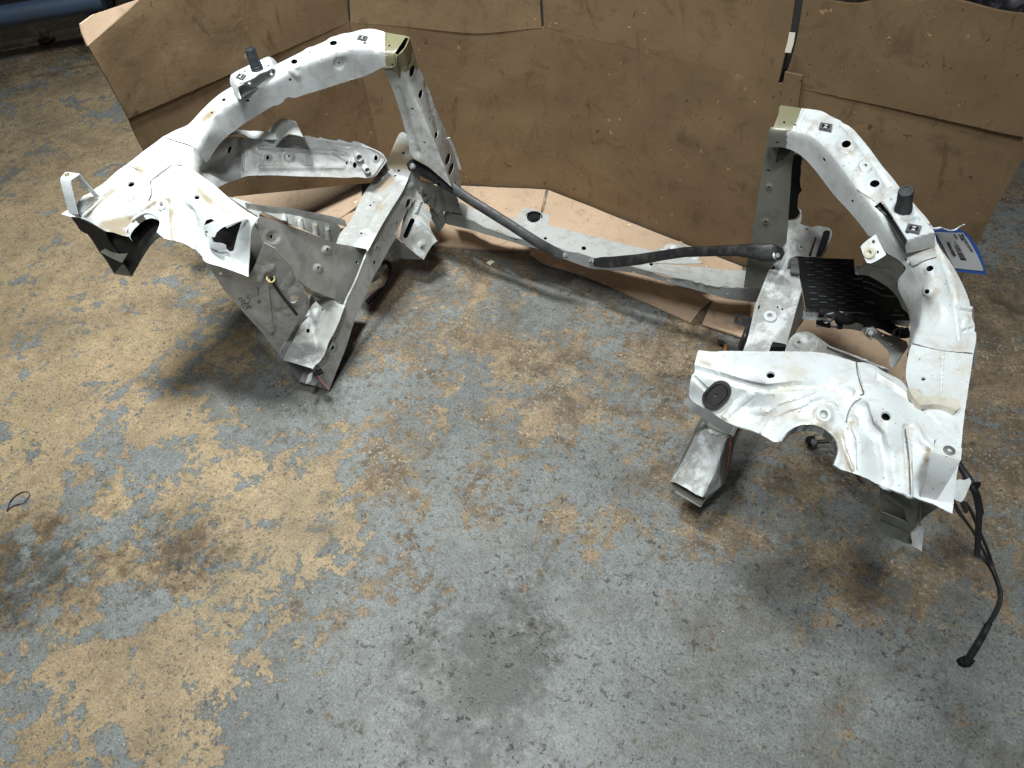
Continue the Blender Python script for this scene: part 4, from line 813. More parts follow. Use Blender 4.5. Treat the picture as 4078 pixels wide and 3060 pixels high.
# bright flanges beside it
pt('post_side_flange', q('i', (1270,120,1),(1340,130),(1420,110),(1480,60),(1480,-40),(1440,-90),(1500,-60),(1515,40),(1510,120),(1490,180),(1540,210),(1700,245),(1780,220),(1900,235),(2010,265),(2048,310),(2040,420),(1990,540),(1940,640),(1870,765,1),(1640,770,1),(1400,760),(1300,840),(1270,880),(1200,1000),(1100,1000),(1000,860,1),(1080,830),(1150,760),(1195,640),(1180,580),(1250,520,1),(1245,300)), Field(Zc('i', (1270,120,.335),(1510,120,.335),(1780,220,.33),(2040,310,.325),(1870,765,.29),(1640,770,.29),(1200,1000,.275),(1000,860,.285),(1250,520,.305),(1500,600,.305))), M['thinL'], step=8,
   holes=[ell('i',1607,288,30,22),ell('i',1500,600,26,20),slot('i',1755,435,1660,735,28),q('i', (1895,330),(1940,300),(2010,305),(2022,340),(2000,440),(1930,640),(1860,765),(1765,765),(1800,640),(1860,460))], relief=[('ring','i',1607,288,50,110,.002),('ring','i',1500,600,40,90,.002),('line','i',[(1300,560),(1400,500),(1560,700)],60,.002)])
pt('flange_backing', q('i', (1890,300,1),(2040,300,1),(1960,640),(1870,780,1),(1640,780,1),(1760,420,1)), Field(Zc('i', (1890,300,.295),(2040,300,.295),(1870,780,.25),(1640,780,.25))), M['plastic'], step=16)

# ---- crossmember
cmT = Field(Zc('M', (100,580,.135),(0,470,.135),(1000,890,.147),(1240,945,.147),(870,670,.132),(1300,760,.132),(600,590,.132),(1720,870,.132),(2000,960,.132),(2212,1170,.147),(1650,1035,.147)) + Zc('I', (0,405,.147),(800,545,.147),(0,330,.132),(830,395,.132)), flat=True)
cmout = q('M', (-60,430,1),(60,450),(200,520),(330,560),(480,585),(560,590),(590,570),(605,520),(640,508),(700,520),(760,545),(858,565,1),(850,640),(860,665),(900,670),(1000,690),(1100,718),(1250,755),(1400,795),(1520,825),(1720,870),(1830,895),(1900,905),(2212,990)) + q('I', (0,330),(400,360),(600,385),(835,396,1),(800,548,1),(740,540),(690,545),(660,530),(620,530),(590,540),(500,522),(470,520),(430,500),(380,500),(340,480),(200,455),(100,425),(0,405)) + q('M', (1650,1040),(1300,955),(1250,948),(1140,912),(1080,895),(1000,882),(900,840),(620,780),(560,770),(480,745),(400,700),(380,710),(330,690),(300,680),(230,645),(200,620),(150,610),(110,590),(0,545))
o, CMP = pt('lower_crossmember', cmout, cmT, M['beam'], back='lined', step=11, holes=[ell('M',720,592,62,52,-5),ell('M',823,773,15,13),ell('M',1162,860,21,18),ell('M',1755,1008,16,14),slot('M',1095,900,1145,915,6)], jag=.5,
   relief=[('ring','M',720,592,66,90,.003),('ring','M',1755,1008,25,44,.002),('line','M',[(100,590),(170,480)],14,-.004)])
CROSS = o
fr_e = q('M', (-60,535),(0,548),(110,590),(200,630),(300,683),(390,712),(480,745),(560,770),(620,782),(800,822),(1000,885),(1150,915),(1250,948),(1400,980),(1650,1040),(1900,1120)) + q('I', (340,480),(500,525),(660,545),(800,550),(960,556))
fr_b = q('M', (-60,640),(0,660),(110,685),(200,708),(300,740),(390,765),(480,792),(560,815),(620,835),(800,880),(1000,960),(1150,1015),(1250,1045),(1400,1055),(1650,1090),(1900,1165)) + q('I', (340,555),(500,600),(660,645),(800,662),(915,668))
cf = Field([(p, CMP(p)) for p in fr_e[::2]] + [(p, at(p, y=CMP(e).y - .003)) for e, p in list(zip(fr_e, fr_b))[::2]])
o2, CFP = panel('front_flange', CROSS, fr_e + list(reversed(fr_b)), cf, M['grey'], step=10, holes=[slot('M',1590,1072,1606,1074,6),slot('M',1895,1142,1925,1150,6),ell('I',658,599,13,7)])
# drain plug in the tab hole
P = CMP(q('M', (640,592))[0]); bm = bmesh.new(); Pp = at(q('M', (720,595))[0], z=P.z - .004); lathe(bm, Pp, (0, 0, 1), [(.0215, 0), (.0215, .005), (.019, .005), (.018, -.002), (.006, -.004), (.005, 0), (0, 0)], 24)
for a in range(3): tube(bm, [Pp + Vector((0, 0, -.002)), Pp + Vector((.018 * math.cos(a * 2.1 + .4), .018 * math.sin(a * 2.1 + .4), .0))], .0022, 6)
mesh_obj('rubber_plug', bm, M['plastic'], CROSS, 40)
pt('crossmember_tab', q('M', (1895,858,1),(1920,815),(1990,825),(2100,845),(2212,860,1),(2212,910,1),(2000,880)), Field(Zc('M', (1895,858,.140),(2212,860,.140),(2212,910,.136))), M['thinL'], step=10)
pt('crossmember_end_bracket', q('I', (0,225),(60,200),(140,160),(200,155),(260,180),(330,190),(420,215,1),(400,300,1),(0,310,1)), Field(Zc('I', (0,225,.133),(200,155,.133),(400,300,.131),(0,310,.131))), M['thinL'], step=12)

# ---- braces
def brace(path, prof, mat, bolts):
    """path of places with half widths and heights; a pressed half-round bar with flattened ends"""
    bm = bmesh.new(); secs = []
    P = [Vector(p) for p in path]
    for i, p in enumerate(P):
        t = (P[min(i + 1, len(P) - 1)] - P[max(0, i - 1)]).normalized(); view = (Vector(CP) - p).normalized()
        sd = t.cross(view).normalized(); up = sd.cross(t).normalized(); hw, hh = prof[i]; n = 14; s_ = []
        for j in range(n):
            a = 2 * math.pi * j / n; ca, sa = math.cos(a), math.sin(a)
            s_.append(p + sd * hw * math.copysign(abs(ca)**.8, ca) + up * (hh * max(sa, 0)**.38 if sa > 0 else .003 * sa))
        secs.append(s_)
    strip(bm, secs); o = mesh_obj('diagonal_brace', bm, mat, frame, 50)
    for (bp, nrm, r) in bolts:
        bm = bmesh.new(); lathe(bm, bp, nrm, [(r * 1.9, 0), (r * 1.9, .0015), (r * 1.75, .002), (r * 1.05, .0022), (r * 1.05, .006), (r * .9, .0068), (0, .0068)], 20); mesh_obj('bolt', bm, M['zinc'], o, 35)
    return o
a0, a1 = at((1642, 661), z=.300), at((2252, 1018), z=.155)
vw = lambda p: (Vector(CP) - p).normalized()
pth = [at(q('d', p)[0], z=z) for p, z in (((1010,420),.305),((1050,460),.302),((1200,550),.297),((1400,650),.289),((1560,745),.280),((1700,830),.271),((1900,962),.259))] + [at(q('M', p)[0], z=z) for p, z in (((175,445),.243),((300,522),.231),((480,634),.212),((640,738),.195),((760,815),.182),((850,864),.171),((940,912),.160),((985,945),.153))]
prf = [(.008,.002),(.0125,.002),(.0135,.0025),(.0135,.003),(.0130,.004),(.0125,.006),(.0115,.008),(.0112,.008),(.0112,.008),(.0112,.008),(.0112,.007),(.0115,.005),(.0115,.003),(.0105,.002),(.008,.002)]
b0 = at(q('d', (1075,500))[0], z=.3045); b1 = at(q('M', (1000,925))[0], z=.157)
BRL = brace(pth, prf, M['black'], [(b0, vw(b0), .0038), (b1, vw(b1) + Vector((.4, -.2, .2)), .0036)])
P = at(q('d', (1518,758))[0], z=.290); bm = bmesh.new(); lathe(bm, P, vw(P), [(.0045, 0), (.0045, .001), (.0033, .001), (.0033, -.001), (0, -.001)], 16); mesh_obj('slot_ring', bm, M['plastic'], BRL, 40)
pth = [at(p, y=y) for p, y in zip(q('i', (1170,650),(1120,690),(1000,700),(850,690),(700,665),(400,655),(0,665)), (1.174,1.174,1.175,1.176,1.178,1.183,1.192))] + [at(p, y=y) for p, y in zip(q('M', (2050,895),(1850,925),(1650,960),(1500,975),(1400,985),(1320,985),(1250,985)), (1.203,1.212,1.220,1.226,1.229,1.231,1.233))]
prf = [(.008,.002),(.0145,.004),(.0165,.008),(.0165,.013),(.0150,.014),(.0112,.012),(.0103,.010),(.0103,.010),(.0105,.010),(.0118,.012),(.0122,.009),(.0125,.005),(.012,.003),(.009,.002)]
b0 = at(q('i', (1075,745))[0], y=1.170); b1 = at(q('M', (1228,975))[0], y=1.229)
BRR = brace(pth, prf, M['black'], [(b0, vw(b0) + Vector((.3, 0, .2)), .0043), (b1, vw(b1) + Vector((-.5, -.1, .2)), .0036)])

# ---- right upper rail
RT = Field([(p, at(p, z=z)) for p, z in (((3104,427),.600),((3073,508),.586),((3370,580),.598),((3446,663),.592),((3481,737),.581),((3289,502),.600),((3704,1072),.539),((3700,1163),.525),((3632,1368),.489),((3877,1408),.503))]
    + Zc('G', (1090,290,.602),(1360,360,.604),(1540,475,.600),(1800,800,.590),(1900,920,.583),(1080,510,.586),(1250,600,.586),(1450,830,.582),(1650,1090,.572),(1720,1180,.566)) + Zc('H', (1376,626,.552),(1480,870,.543),(1620,1080,.528),(1720,1300,.516),(1780,1560,.506),(960,620,.555),(1170,960,.528),(1290,1180,.512),(1310,1400,.495)))
ridgeR = q('G', (985,487),(1080,510),(1180,545),(1250,600),(1350,700),(1450,830),(1560,980),(1650,1090),(1720,1180)) + q('H', (960,620),(1060,800),(1165,955),(1230,1080),(1285,1180),(1308,1290),(1308,1400),(1290,1520),(1250,1620)) + q('K', (1225,42))
botR = [(3, 300+S1*770), (4, 300+S1*900), (5, 300+S1*1060), (6, 300+S1*1190), (7, 300+S1*1315), (9, 600+S1*785), (11, 600+S1*1170), (12, 600+S1*1290), (13, 600+S1*1380), (15, 600+S1*1560), (17, 600+S1*1700)]
RS = Field([(p, RT.P(p)) for p in ridgeR] + [drop(ridgeR[i], RT.P(ridgeR[i]), yb) for i, yb in botR] + [drop(ridgeR[0], RT.P(ridgeR[0]), 300+S1*655), drop(q('G',(830,460))[0], RT.P(q('G',(830,460))[0]), 300+S1*640), (q('G',(812,470))[0], RT.P(q('G',(812,470))[0]))])
outR = (q('G', (905,265,1),(1090,290),(1170,300),(1280,320),(1360,360),(1450,410),(1540,475),(1600,540),(1690,650),(1800,800),(1900,920),(1960,1000),(2110,1170)) + q('H', (1376,626),(1425,730),(1440,800),(1480,870),(1560,980),(1620,1080),(1680,1200),(1720,1300),(1750,1420),(1755,1480),(1780,1540),(1788,1600))
   + q('K', (1792,0),(1782,60),(1768,130,1),(1640,115),(1500,100),(1350,70),(1225,40,1),(1195,110),(1178,140)) + q('H', (1205,1640),(1212,1500),(1190,1400),(1140,1300),(1100,1200),(1110,1130),(1170,1040),(1100,960),(1000,900),(930,800),(870,760),(835,745)) + q('G', (1680,1420),(1600,1310),(1490,1180),(1370,1050),(1250,890),(1150,770),(1080,705),(1000,660),(900,635),(795,640,1),(803,540),(812,470,1),(850,370),(893,280)))
sl_R = q('H', (893,492),(952,452),(1188,795),(1172,858),(1010,605))
hr = [ell('G',1482,620,38,30,-10), ell('G',1650,803,11,10), ell('G',1728,967,42,31,-8), ell('G',1030,437,10,8), ell('G',935,416,10,9), ell('H',1385,1045,27,23,-15), ell('H',1375,1245,17,15), ell('G',1288,742,8,17,-30), ell('G',1538,1108,10,10), ell('H',1172,962,11,10), ell('G',875,592,14,8), sl_R, q('G', (893,284),(886,340),(842,456),(818,462),(832,410),(866,320))]
def capmatR(c):
    gx, gy = (c[0] - 2700) / S1, (c[1] - 300) / S1
    if gx < 1085 - .42 * (gy - 290) and gy < 480 + .06 * (gx - 800): return 1
    return 2 if (gy > 470 and gx < 960) else 0
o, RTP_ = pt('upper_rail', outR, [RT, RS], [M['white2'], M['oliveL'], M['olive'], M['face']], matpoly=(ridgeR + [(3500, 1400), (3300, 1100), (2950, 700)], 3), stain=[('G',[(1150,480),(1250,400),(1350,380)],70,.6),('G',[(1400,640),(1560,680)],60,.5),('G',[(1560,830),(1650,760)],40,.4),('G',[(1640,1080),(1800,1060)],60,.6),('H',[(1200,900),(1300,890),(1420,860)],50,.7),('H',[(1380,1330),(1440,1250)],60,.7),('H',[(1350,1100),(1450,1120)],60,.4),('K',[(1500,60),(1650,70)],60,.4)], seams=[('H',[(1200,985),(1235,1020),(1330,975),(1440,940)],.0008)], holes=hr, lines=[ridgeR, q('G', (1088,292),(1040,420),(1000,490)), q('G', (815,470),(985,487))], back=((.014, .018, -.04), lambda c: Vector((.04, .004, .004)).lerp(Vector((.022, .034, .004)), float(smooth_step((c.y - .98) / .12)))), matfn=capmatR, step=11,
   relief=[('ring','G',1482,625,62,100,.003),('ring','G',1650,803,48,66,.0025),('ring','G',1728,968,60,88,.003),('ring','G',1300,447,90,150,-.002),('line','G',[(1450,430),(1560,560),(1700,750),(1860,980)],30,-.003),('line','G',[(1120,310),(1060,420),(1060,490)],20,-.003),('ring','H',1385,1045,32,60,.002),
           ('line','H',[(1440,860),(1540,1080),(1600,1300),(1640,1659)],24,-.0035),('ring','H',1375,1245,28,50,.002),('step','H',[(1310,1170),(1440,1190),(1420,1300),(1330,1310)],12,.0015),('line','H',[(1200,980),(1230,1020),(1330,970),(1440,940)],8,-.0018),('ring','H',1690,1500,22,60,.004),('line','H',[(1640,1380),(1740,1400)],26,.005),('line','H',[(1680,1590),(1780,1560)],22,-.005),('line','G',[(1590,1010),(1760,1120)],12,.002)])
RAILR = o
# ---- right strut tower with the plate of the lower rail end
RW = Field(Zc('J', (400,100,.476),(660,105,.483),(1000,110,.489),(1037,318,.503),(1480,125,.489),(1700,175,.487),(330,380,.460),(318,500,.436),(430,600,.428),(500,630,.428),(700,755,.440),(935,835,.455),(1125,905,.462),(1385,760,.480),(700,330,.486),(1000,420,.492),(1400,390,.495),(560,500,.454),(850,620,.445),(1100,600,.476),(360,250,.472),(700,560,.453),(1150,760,.470))
   + Zc('K', (905,235,.489),(1225,40,.489),(1150,380,.488),(995,680,.512),(440,670,.486),(530,1115,.456),(1580,1540,.488),(770,1210,.452),(1000,1310,.462),(1210,1375,.474),(1765,130,.503),(1710,520,.499),(1660,930,.495),(1640,1080,.494),(1400,450,.494),(800,330,.500),(1150,1000,.480),(1180,1250,.468),(700,700,.480),(750,1000,.467),(900,900,.490),(1000,1120,.478),(1350,1200,.486),(1300,800,.498)))
outRT = (q('J', (400,100,1),(520,112),(660,105),(1000,110),(1400,115),(1540,130),(1700,175),(1800,205)) + q('K', (800,205),(905,235,1),(960,275),(1050,325),(1110,355),(1160,400),(1195,455),(1185,400),(1170,330),(1180,220),(1200,110),(1225,40,1),(1350,72),(1500,102),(1640,117),(1766,132,1),(1750,250),(1730,380),(1710,520),(1690,650),(1675,780),(1660,930),(1640,1080),(1610,1280),(1582,1542,1),(1480,1490),(1400,1450),(1280,1410),(1200,1375),(1100,1350),(1000,1310),(900,1270),(850,1240),(780,1210),(700,1180),(600,1150),(530,1115,1),(550,1060),(570,990),(560,920),(520,860),(470,815),(400,775),(330,760),(250,765),(180,790),(120,840),(80,890),(68,905,1),(20,910))
   + q('J', (1000,870),(935,835),(850,800),(700,755),(600,705),(500,630,1),(430,600),(340,540),(318,500),(330,380),(360,250)))
o, RWP = pt('strut_tower', outRT, RW, M['white'], back='lined', stain=[('K',[(440,670)],105,1.0),('K',[(200,700),(340,760),(480,790)],60,.7),('K',[(560,850),(640,1000),(680,1150)],70,.75),('K',[(700,730)],38,1.0),('J',[(970,700),(1100,640)],50,.5),('K',[(1180,800),(1190,1050),(1200,1370)],34,.75),('K',[(1370,970),(1350,1060)],40,.9),('K',[(1280,480),(1300,560)],36,1.0),('K',[(1600,780),(1560,1000)],80,.4),('J',[(420,200),(500,230)],36,.8),('K',[(940,300),(1050,400)],60,.4)], seams=[('K',[(735,205),(745,300),(780,420),(800,485),(770,495)],.0007),('K',[(780,520),(700,580),(652,690),(650,740)],.0006),('J',[(940,830),(1030,720),(1180,640),(1300,605),(1400,545),(1500,525),(1600,570),(1680,700)],.0008),('K',[(1228,44),(1350,72),(1500,102),(1640,117),(1755,130)],.0010),('K',[(1165,790),(1195,1010),(1215,1370)],.0006),('K',[(1305,582),(1400,580),(1480,588),(1600,628)],.0012)], step=9, thick=.003, jag=.6, wob=.0003, holes=[ell('J',1037,318,39,31), ell('K',995,680,50,40,20), ell('K',440,670,30,28), ell('K',1325,353,20,16)],
   relief=[('ring','K',440,670,70,110,.003),('ring','K',320,1000,262,310,.003),('line','J',[(950,830),(1050,710),(1200,630),(1330,590),(1400,540),(1480,520),(1560,545),(1640,640),(1690,720)],16,.003),('line','J',[(1020,650),(1120,570),(1300,520),(1420,470)],14,.002),
           ('line','K',[(735,205),(760,330),(800,480),(720,560),(650,710)],10,-.0022),('line','K',[(650,710),(700,790),(745,880),(750,1000),(745,1140)],14,.003),('ring','K',700,730,30,70,-.003),('line','K',[(780,600),(830,760),(930,860),(1000,1050),(1000,1250)],70,-.008),('line','K',[(1180,780),(1190,1000),(1200,1370)],40,-.004),
           ('line','K',[(600,850),(640,1000),(700,1150)],24,.003),('line','K',[(920,340),(1100,460),(1300,600),(1480,740)],22,-.004),('line','K',[(1500,120),(1480,500)],12,-.002),('line','K',[(1640,120),(1630,300)],8,-.001),('line','J',[(350,270),(600,340),(800,400),(1000,440),(1300,410),(1560,400),(1740,470)],46,-.007),('line','J',[(360,340),(480,460)],26,-.003),
           ('line','J',[(640,690),(760,560),(860,490)],40,.005),('line','J',[(820,640),(1000,640)],40,.004),('step','K',[(740,205),(905,235),(960,275),(1160,400),(1240,530),(1000,420),(900,330)],20,.002),('line','K',[(1240,760),(1320,900),(1500,1050)],40,.003)])
TOWR = o
washer(TOWR, RWP, q('K', (440,670))[0], .0050, .0102, .003, M['white'])
arcR = curve_outline(q('K', (530,1115),(550,1060),(570,990),(560,920),(520,860),(470,815),(400,775),(330,760),(250,765),(180,790),(120,840),(80,890),(68,905)), 8, False)
bm = bmesh.new(); prev = None
for p in arcR:
    P = RWP(p); c = [bm.verts.new(P + Vector((0, 0, .002))), bm.verts.new(P + Vector((.0, .003, -.016)))]
    if prev: bm.faces.new([prev[0], c[0], c[1], prev[1]])
    prev = c
bmesh.ops.solidify(bm, geom=bm.faces[:], thickness=.0045); mesh_obj('rolled_lip', bm, M['white'], TOWR, 60)
def lifted(surf, pts, d):
    o = []
    for p in pts:
        P = surf(p); a, c = surf((p[0] + 6, p[1])), surf((p[0], p[1] + 6)); n = (a - P).cross(c - P).normalized()
        if n.dot(Vector(CP) - P) < 0: n = -n
        Q = P + n * d; o.append((proj(Q), Q))
    return o
def plate(name, parent, surf, pts, d, mat, th=.003, step=9, **kw):
    c = lifted(surf, [p[:2] for p in pts] + [tuple(np.mean([p[:2] for p in pts], axis=0))], d); kw.setdefault('wob', .0002)
    return panel(name, parent, pts, Field(c), mat, thick=th, step=step, **kw)
po = slot('J', 530, 528, 585, 475, 98, 14); pm = slot('J', 530, 528, 585, 475, 76, 14); pi_ = slot('J', 530, 528, 585, 475, 66, 14)
PLG, _ = plate('rubber_plug', TOWR, RWP, po, .006, M['plug'], .005, holes=[pm], raw=True)
plate('plug_face', PLG, RWP, slot('J', 530, 528, 585, 475, 78, 14), .001, M['plastic'], .002, raw=True)
plate('plug_centre', PLG, RWP, pi_, .0045, M['plug'], .004, raw=True, relief=[('ring','J',553,497,6,16,-.002)])
plate('sealer_bead', TOWR, RWP, q('K', (1190,440),(1250,450),(1300,485),(1350,515),(1450,505),(1560,530),(1620,528),(1655,565),(1640,610),(1605,632),(1560,610),(1480,585),(1400,580),(1320,590),(1280,575),(1225,510)), .008, M['sealer'], .009, wob=.0016)
# bent bracket on the right outer corner
tb = [at(p, z=z) for p, z in zip(q('K', (1440,875),(1668,950),(1652,1078),(1398,1005)), (.556,)*4)]
f_ = [RWP(q('K', (1430,1448))[0]), RWP(q('K', (1285,1400))[0])]
ft = [at(q('K', (1430,1448))[0], z=.480), at(q('K', (1285,1400))[0], z=.476)]
bk = [RWP(q('K', (1600,930))[0]) + Vector((0, .04, 0)), RWP(q('K', (1440,870))[0]) + Vector((0, .05, 0))]
up = [(tb[0] + tb[3]) / 2, (tb[1] + tb[2]) / 2]
wA = tb[2] - tb[3]; wB = ft[0] - ft[1]; wC = tb[1] - tb[0]
c1, c2 = (tb[2] + tb[3]) / 2, (ft[0] + ft[1]) / 2; c0 = (tb[0] + tb[1]) / 2; c3 = c0 + Vector((.012, .03, -.062))
bent_band('bent_bracket', TOWR, [c2, c2.lerp(c1, .5), c1 + Vector((0, -.0005, -.006)), c1.lerp(c0, .10), c1.lerp(c0, .9), c0 + Vector((0, .002, -.007)), c3], [tuple(wB), tuple(wB.lerp(wA, .5)), tuple(wA), tuple(wA), tuple(wC), tuple(wC), tuple(wC * .9)], .003, M['white'])
P = at(q('K', (1553,985))[0], z=.5578); bm = bmesh.new(); lathe(bm, P, (0, 0, 1), [(.0062, 0), (.0062, .001), (.0036, .0015), (.0026, .0015), (.0024, -.003), (0, -.003)], 20); mesh_obj('weld_nut', bm, M['zinc'], TOWR, 40)
pt('hook_tab', q('K', (1592,1262,1),(1640,1240),(1690,1250),(1735,1232),(1748,1255),(1720,1330),(1690,1400),(1660,1438),(1620,1425),(1588,1405,1)), Field(Zc('K', (1592,1262,.470),(1735,1232,.478),(1690,1400,.455),(1588,1405,.46))), M['white'], step=9)
# torn box under the right outer corner
pt('torn_inner_skin', q('K', (945,1310,1),(1000,1335),(1280,1412),(1290,1659,1)) + q('L', (1290,0),(1250,235,1),(1100,160),(955,85,1)) + q('K', (952,1500),(938,1420)), Field(Zc('K', (945,1310,.440),(1280,1412,.445),(1290,1659,.405)) + Zc('L', (1250,235,.375),(955,85,.390))), M['olive'], step=12, jag=.6, relief=[('line','K',[(1010,1360),(1180,1480),(1220,1659)],40,.004)])
pt('torn_lower_skin', q('K', (1278,1410,1),(1420,1470),(1440,1495,1)) + q('L', (1395,90),(1330,140),(1305,175),(1240,240,1),(1252,120),(1285,0)), Field(Zc('K', (1278,1410,.45),(1440,1495,.47)) + Zc('L', (1395,90,.42),(1240,240,.38))), M['olive'], step=10, jag=1)
pt('box_rib', q('L', (958,88,1),(1060,130),(1160,175),(1242,238,1),(1205,272,1),(1120,225),(1040,185),(945,146,1)), Field(Zc('L', (958,88,.392),(1242,238,.378),(1205,272,.362),(945,146,.375))), M['olive'], step=8)
pt('box_rib', q('L', (945,148,1),(1060,178),(1205,274,1),(1222,375,1),(1130,345),(1020,300),(965,255),(928,212,1)), Field(Zc('L', (945,148,.37),(1205,274,.36),(1222,375,.34),(928,212,.35))), M['olive'], step=9)
pt('torn_outer_skin', q('L', (1222,288,1),(1270,240),(1330,185,1),(1325,300),(1310,436,1),(1265,405),(1220,382,1),(1228,340),(1215,310)), Field(Zc('L', (1222,288,.372),(1330,185,.385),(1310,436,.345),(1220,382,.350))), M['white2'], step=8)

# ---- right main rail top, side, flange of the wheelhouse
rm = Field(Zc('I', (1090,262,.287),(1270,290,.285),(990,470,.274),(1290,440,.276),(1030,803,.250),(1117,730,.254),(905,680,.256),(1310,590,.266),(875,820,.246),(1250,780,.252),(800,1092,.226),(1160,1105,.228),(1200,980,.238)))
rdR = q('I', (1315,575),(1260,760),(1215,920),(1165,1100))
o, RMP = pt('main_rail', q('I', (1050,312,1),(1110,290),(1180,280),(1270,285,1),(1280,340),(1290,440),(1312,575,1),(1255,770),(1205,950),(1162,1108,1),(1000,1112),(795,1100,1),(830,1010),(850,930),(872,830),(900,700),(915,660),(955,560),(990,470)), rm, M['thinL'], step=9, holes=[slot('I',1055,378,1076,355,9),slot('I',930,728,940,702,7),ell('I',1097,722,9,9),q('I', (1131,730),(1148,732),(1147,748),(1130,746)),ell('I',1030,803,18,18)], back='lined',
   relief=[('ring','I',1030,803,36,58,.003),('line','I',[(1040,450),(960,650),(930,800),(880,1000)],16,-.002),('ring','I',1185,610,14,30,.002),('step','I',[(1020,660),(1180,690),(1160,760),(1010,730)],14,.002)])
washer(o, RMP, q('I', (1030,803))[0], .0055, .0125, .004, M['white'])
pt('rail_side', q('I', (1312,575,1),(1335,720),(1335,820),(1280,900),(1160,1108,1),(1205,950),(1255,770)), Field([(p, RMP(p)) for p in rdR] + Zc('I', (1335,720,.20),(1335,820,.17),(1280,900,.16))), M['grey'], step=12)
wf = Field(Zc('I', (1165,1095,.285),(1300,940,.315),(1430,970,.335),(1560,1060,.362),(1800,1150,.402),(2088,1268,.445),(1700,1190,.372),(1400,1130,.318)))
o, WFP = pt('wheelhouse_flange', q('I', (1162,1110,1),(1190,1020),(1240,960),(1300,936),(1370,934),(1430,970),(1560,1060),(1700,1110),(1900,1190),(2088,1268,1),(2075,1290),(1960,1260),(1800,1210),(1650,1160),(1500,1130),(1300,1120)), wf, M['thinL'], step=9, holes=[ell('I',1293,1030,20,14)], thick=.003, relief=[('ring','I',1293,1030,42,62,.003),('line','I',[(1560,1062),(1800,1152),(2085,1270)],14,.004)])
# ---- right rail end below the tower
pt('rail_bridge', q('J', (300,515,1),(340,545),(430,600),(500,640),(600,705),(710,760,1),(690,840,1),(600,800),(480,725),(390,668),(320,640,1),(310,600),(275,570)), Field(Zc('J', (300,515,.235),(500,640,.215),(710,760,.20),(690,840,.185),(390,668,.205),(320,640,.215))), M['grey'], step=9)
re_ = Field(Zc('J', (440,735,.185),(690,850,.182),(470,840,.172),(660,880,.174),(200,1262,.112),(430,1395,.112),(300,1050,.140),(560,1100,.142)))
re2 = Field([(p, re_.P(p)) for p in q('J', (665,870),(545,1180),(440,1393))] + Zc('J', (690,900,.150),(610,1240,.098),(605,1290,.090),(470,1390,.098)))
re3 = Field([(p, re_.P(p)) for p in q('J', (470,840),(340,1060),(205,1264))] + Zc('J', (420,770,.165),(260,1080,.122),(155,1258,.098)))
rdA, rdB = q('J', (665,870),(610,1000),(545,1180),(440,1393)), q('J', (470,838),(340,1050),(205,1264))
o, REP = pt('rail_end', q('J', (440,735,1),(520,790),(600,820),(690,845,1),(680,900),(660,1060),(645,1150),(612,1230),(608,1290,1),(540,1350),(470,1390,1),(440,1395,1),(380,1370),(300,1320),(200,1265,1),(152,1262,1),(200,1180),(260,1080),(340,920),(400,790)), [re_, re2, re3], M['thinL'], lines=[rdA, rdB], step=9, k=.003, jag=.5, holes=[ell('J',445,756,8,7)], relief=[('line','J',[(470,810),(560,845),(620,830),(670,860)],10,.0015)])
bm = bmesh.new(); pq = [at(p, z=z) for p, z in zip(q('J', (152,1262),(200,1360),(415,1480),(440,1400)), (.096,.084,.082,.108))]; dv = Vector((.012, .30, .055))
slab(bm, [pq[0], pq[1], pq[1] + dv, pq[0] + dv], (-.0015, 0, 0)); slab(bm, [pq[1], pq[2], pq[2] + dv, pq[1] + dv], (0, 0, -.0015)); slab(bm, [pq[2], at(q('J', (470,1392))[0], z=.098), at(q('J', (470,1392))[0], z=.098) + dv + Vector((0, 0, .02)), pq[2] + dv], (.0015, 0, 0)); mesh_obj('rail_box_wall', bm, M['olive'], o)
bm = bmesh.new(); tube(bm, [at(p, z=z) for p, z in zip(q('J', (690,850),(683,960),(660,1120),(640,1190)), (.18,.162,.135,.112))], .0009, 6); mesh_obj('paint_mark', bm, M['red'], o)
bm = bmesh.new(); slab(bm, [at(p, z=z) for p, z in zip(q('J', (690,870),(700,880),(640,1190),(475,1420),(470,1395),(608,1290)), (.18,.17,.10,.078,.095,.09))], (.004, .01, -.002)); mesh_obj('rail_outer_wall', bm, M['olive'], o)

# ---- stops on their raised brackets, square clips
def square_clip(parent, surf, quad, lift=.0015):
    c = np.array([p[:2] for p in quad]); m = c.mean(0); inner = [tuple(m + (p - m) * (.62, .62)) for p in c]
    o, _ = plate('square_clip', parent, surf, [tuple(p) + (1,) for p in c], lift + .002, M['clip'], .003, holes=[inner], step=6)
    plate('clip_jaw', o, surf, [tuple(m + (p - m) * .72) + (1,) for p in c], lift - .0006, M['plastic'], .001, step=8)
    v = (c[1] - c[0]) * .3; u_ = (c[3] - c[0]) * .12
    for s_ in (-1, 1): plate('clip_tongue', o, surf, [tuple(m + v * s_ * .95 - u_) + (1,), tuple(m + v * s_ * .35 - u_) + (1,), tuple(m + v * s_ * .35 + u_) + (1,), tuple(m + v * s_ * .95 + u_) + (1,)], lift + .0012, M['white2'], .001, step=8)
    return o
def rubber_stop(parent, base, top, r):
    ax = (top - base); L = ax.length + .004; bm = bmesh.new()
    lathe(bm, base, ax, [(r * 1.12, -.001), (r * 1.12, .002), (r * .98, .0035), (r * 1.1, .0045), (r * 1.1, .0065), (r * .98, .008), (r * 1.06, .009), (r * 1.05, .0115), (r * .99, .013), (r * .96, L * .6), (r * .95, L - .003), (r * .90, L - .0008), (r * .84, L), (r * .66, L), (r * .62, L - .0015), (r * .2, L - .0015), (0, L - .001)], 28)
    return mesh_obj('rubber_stop', bm, M['rubber'], parent, 40)
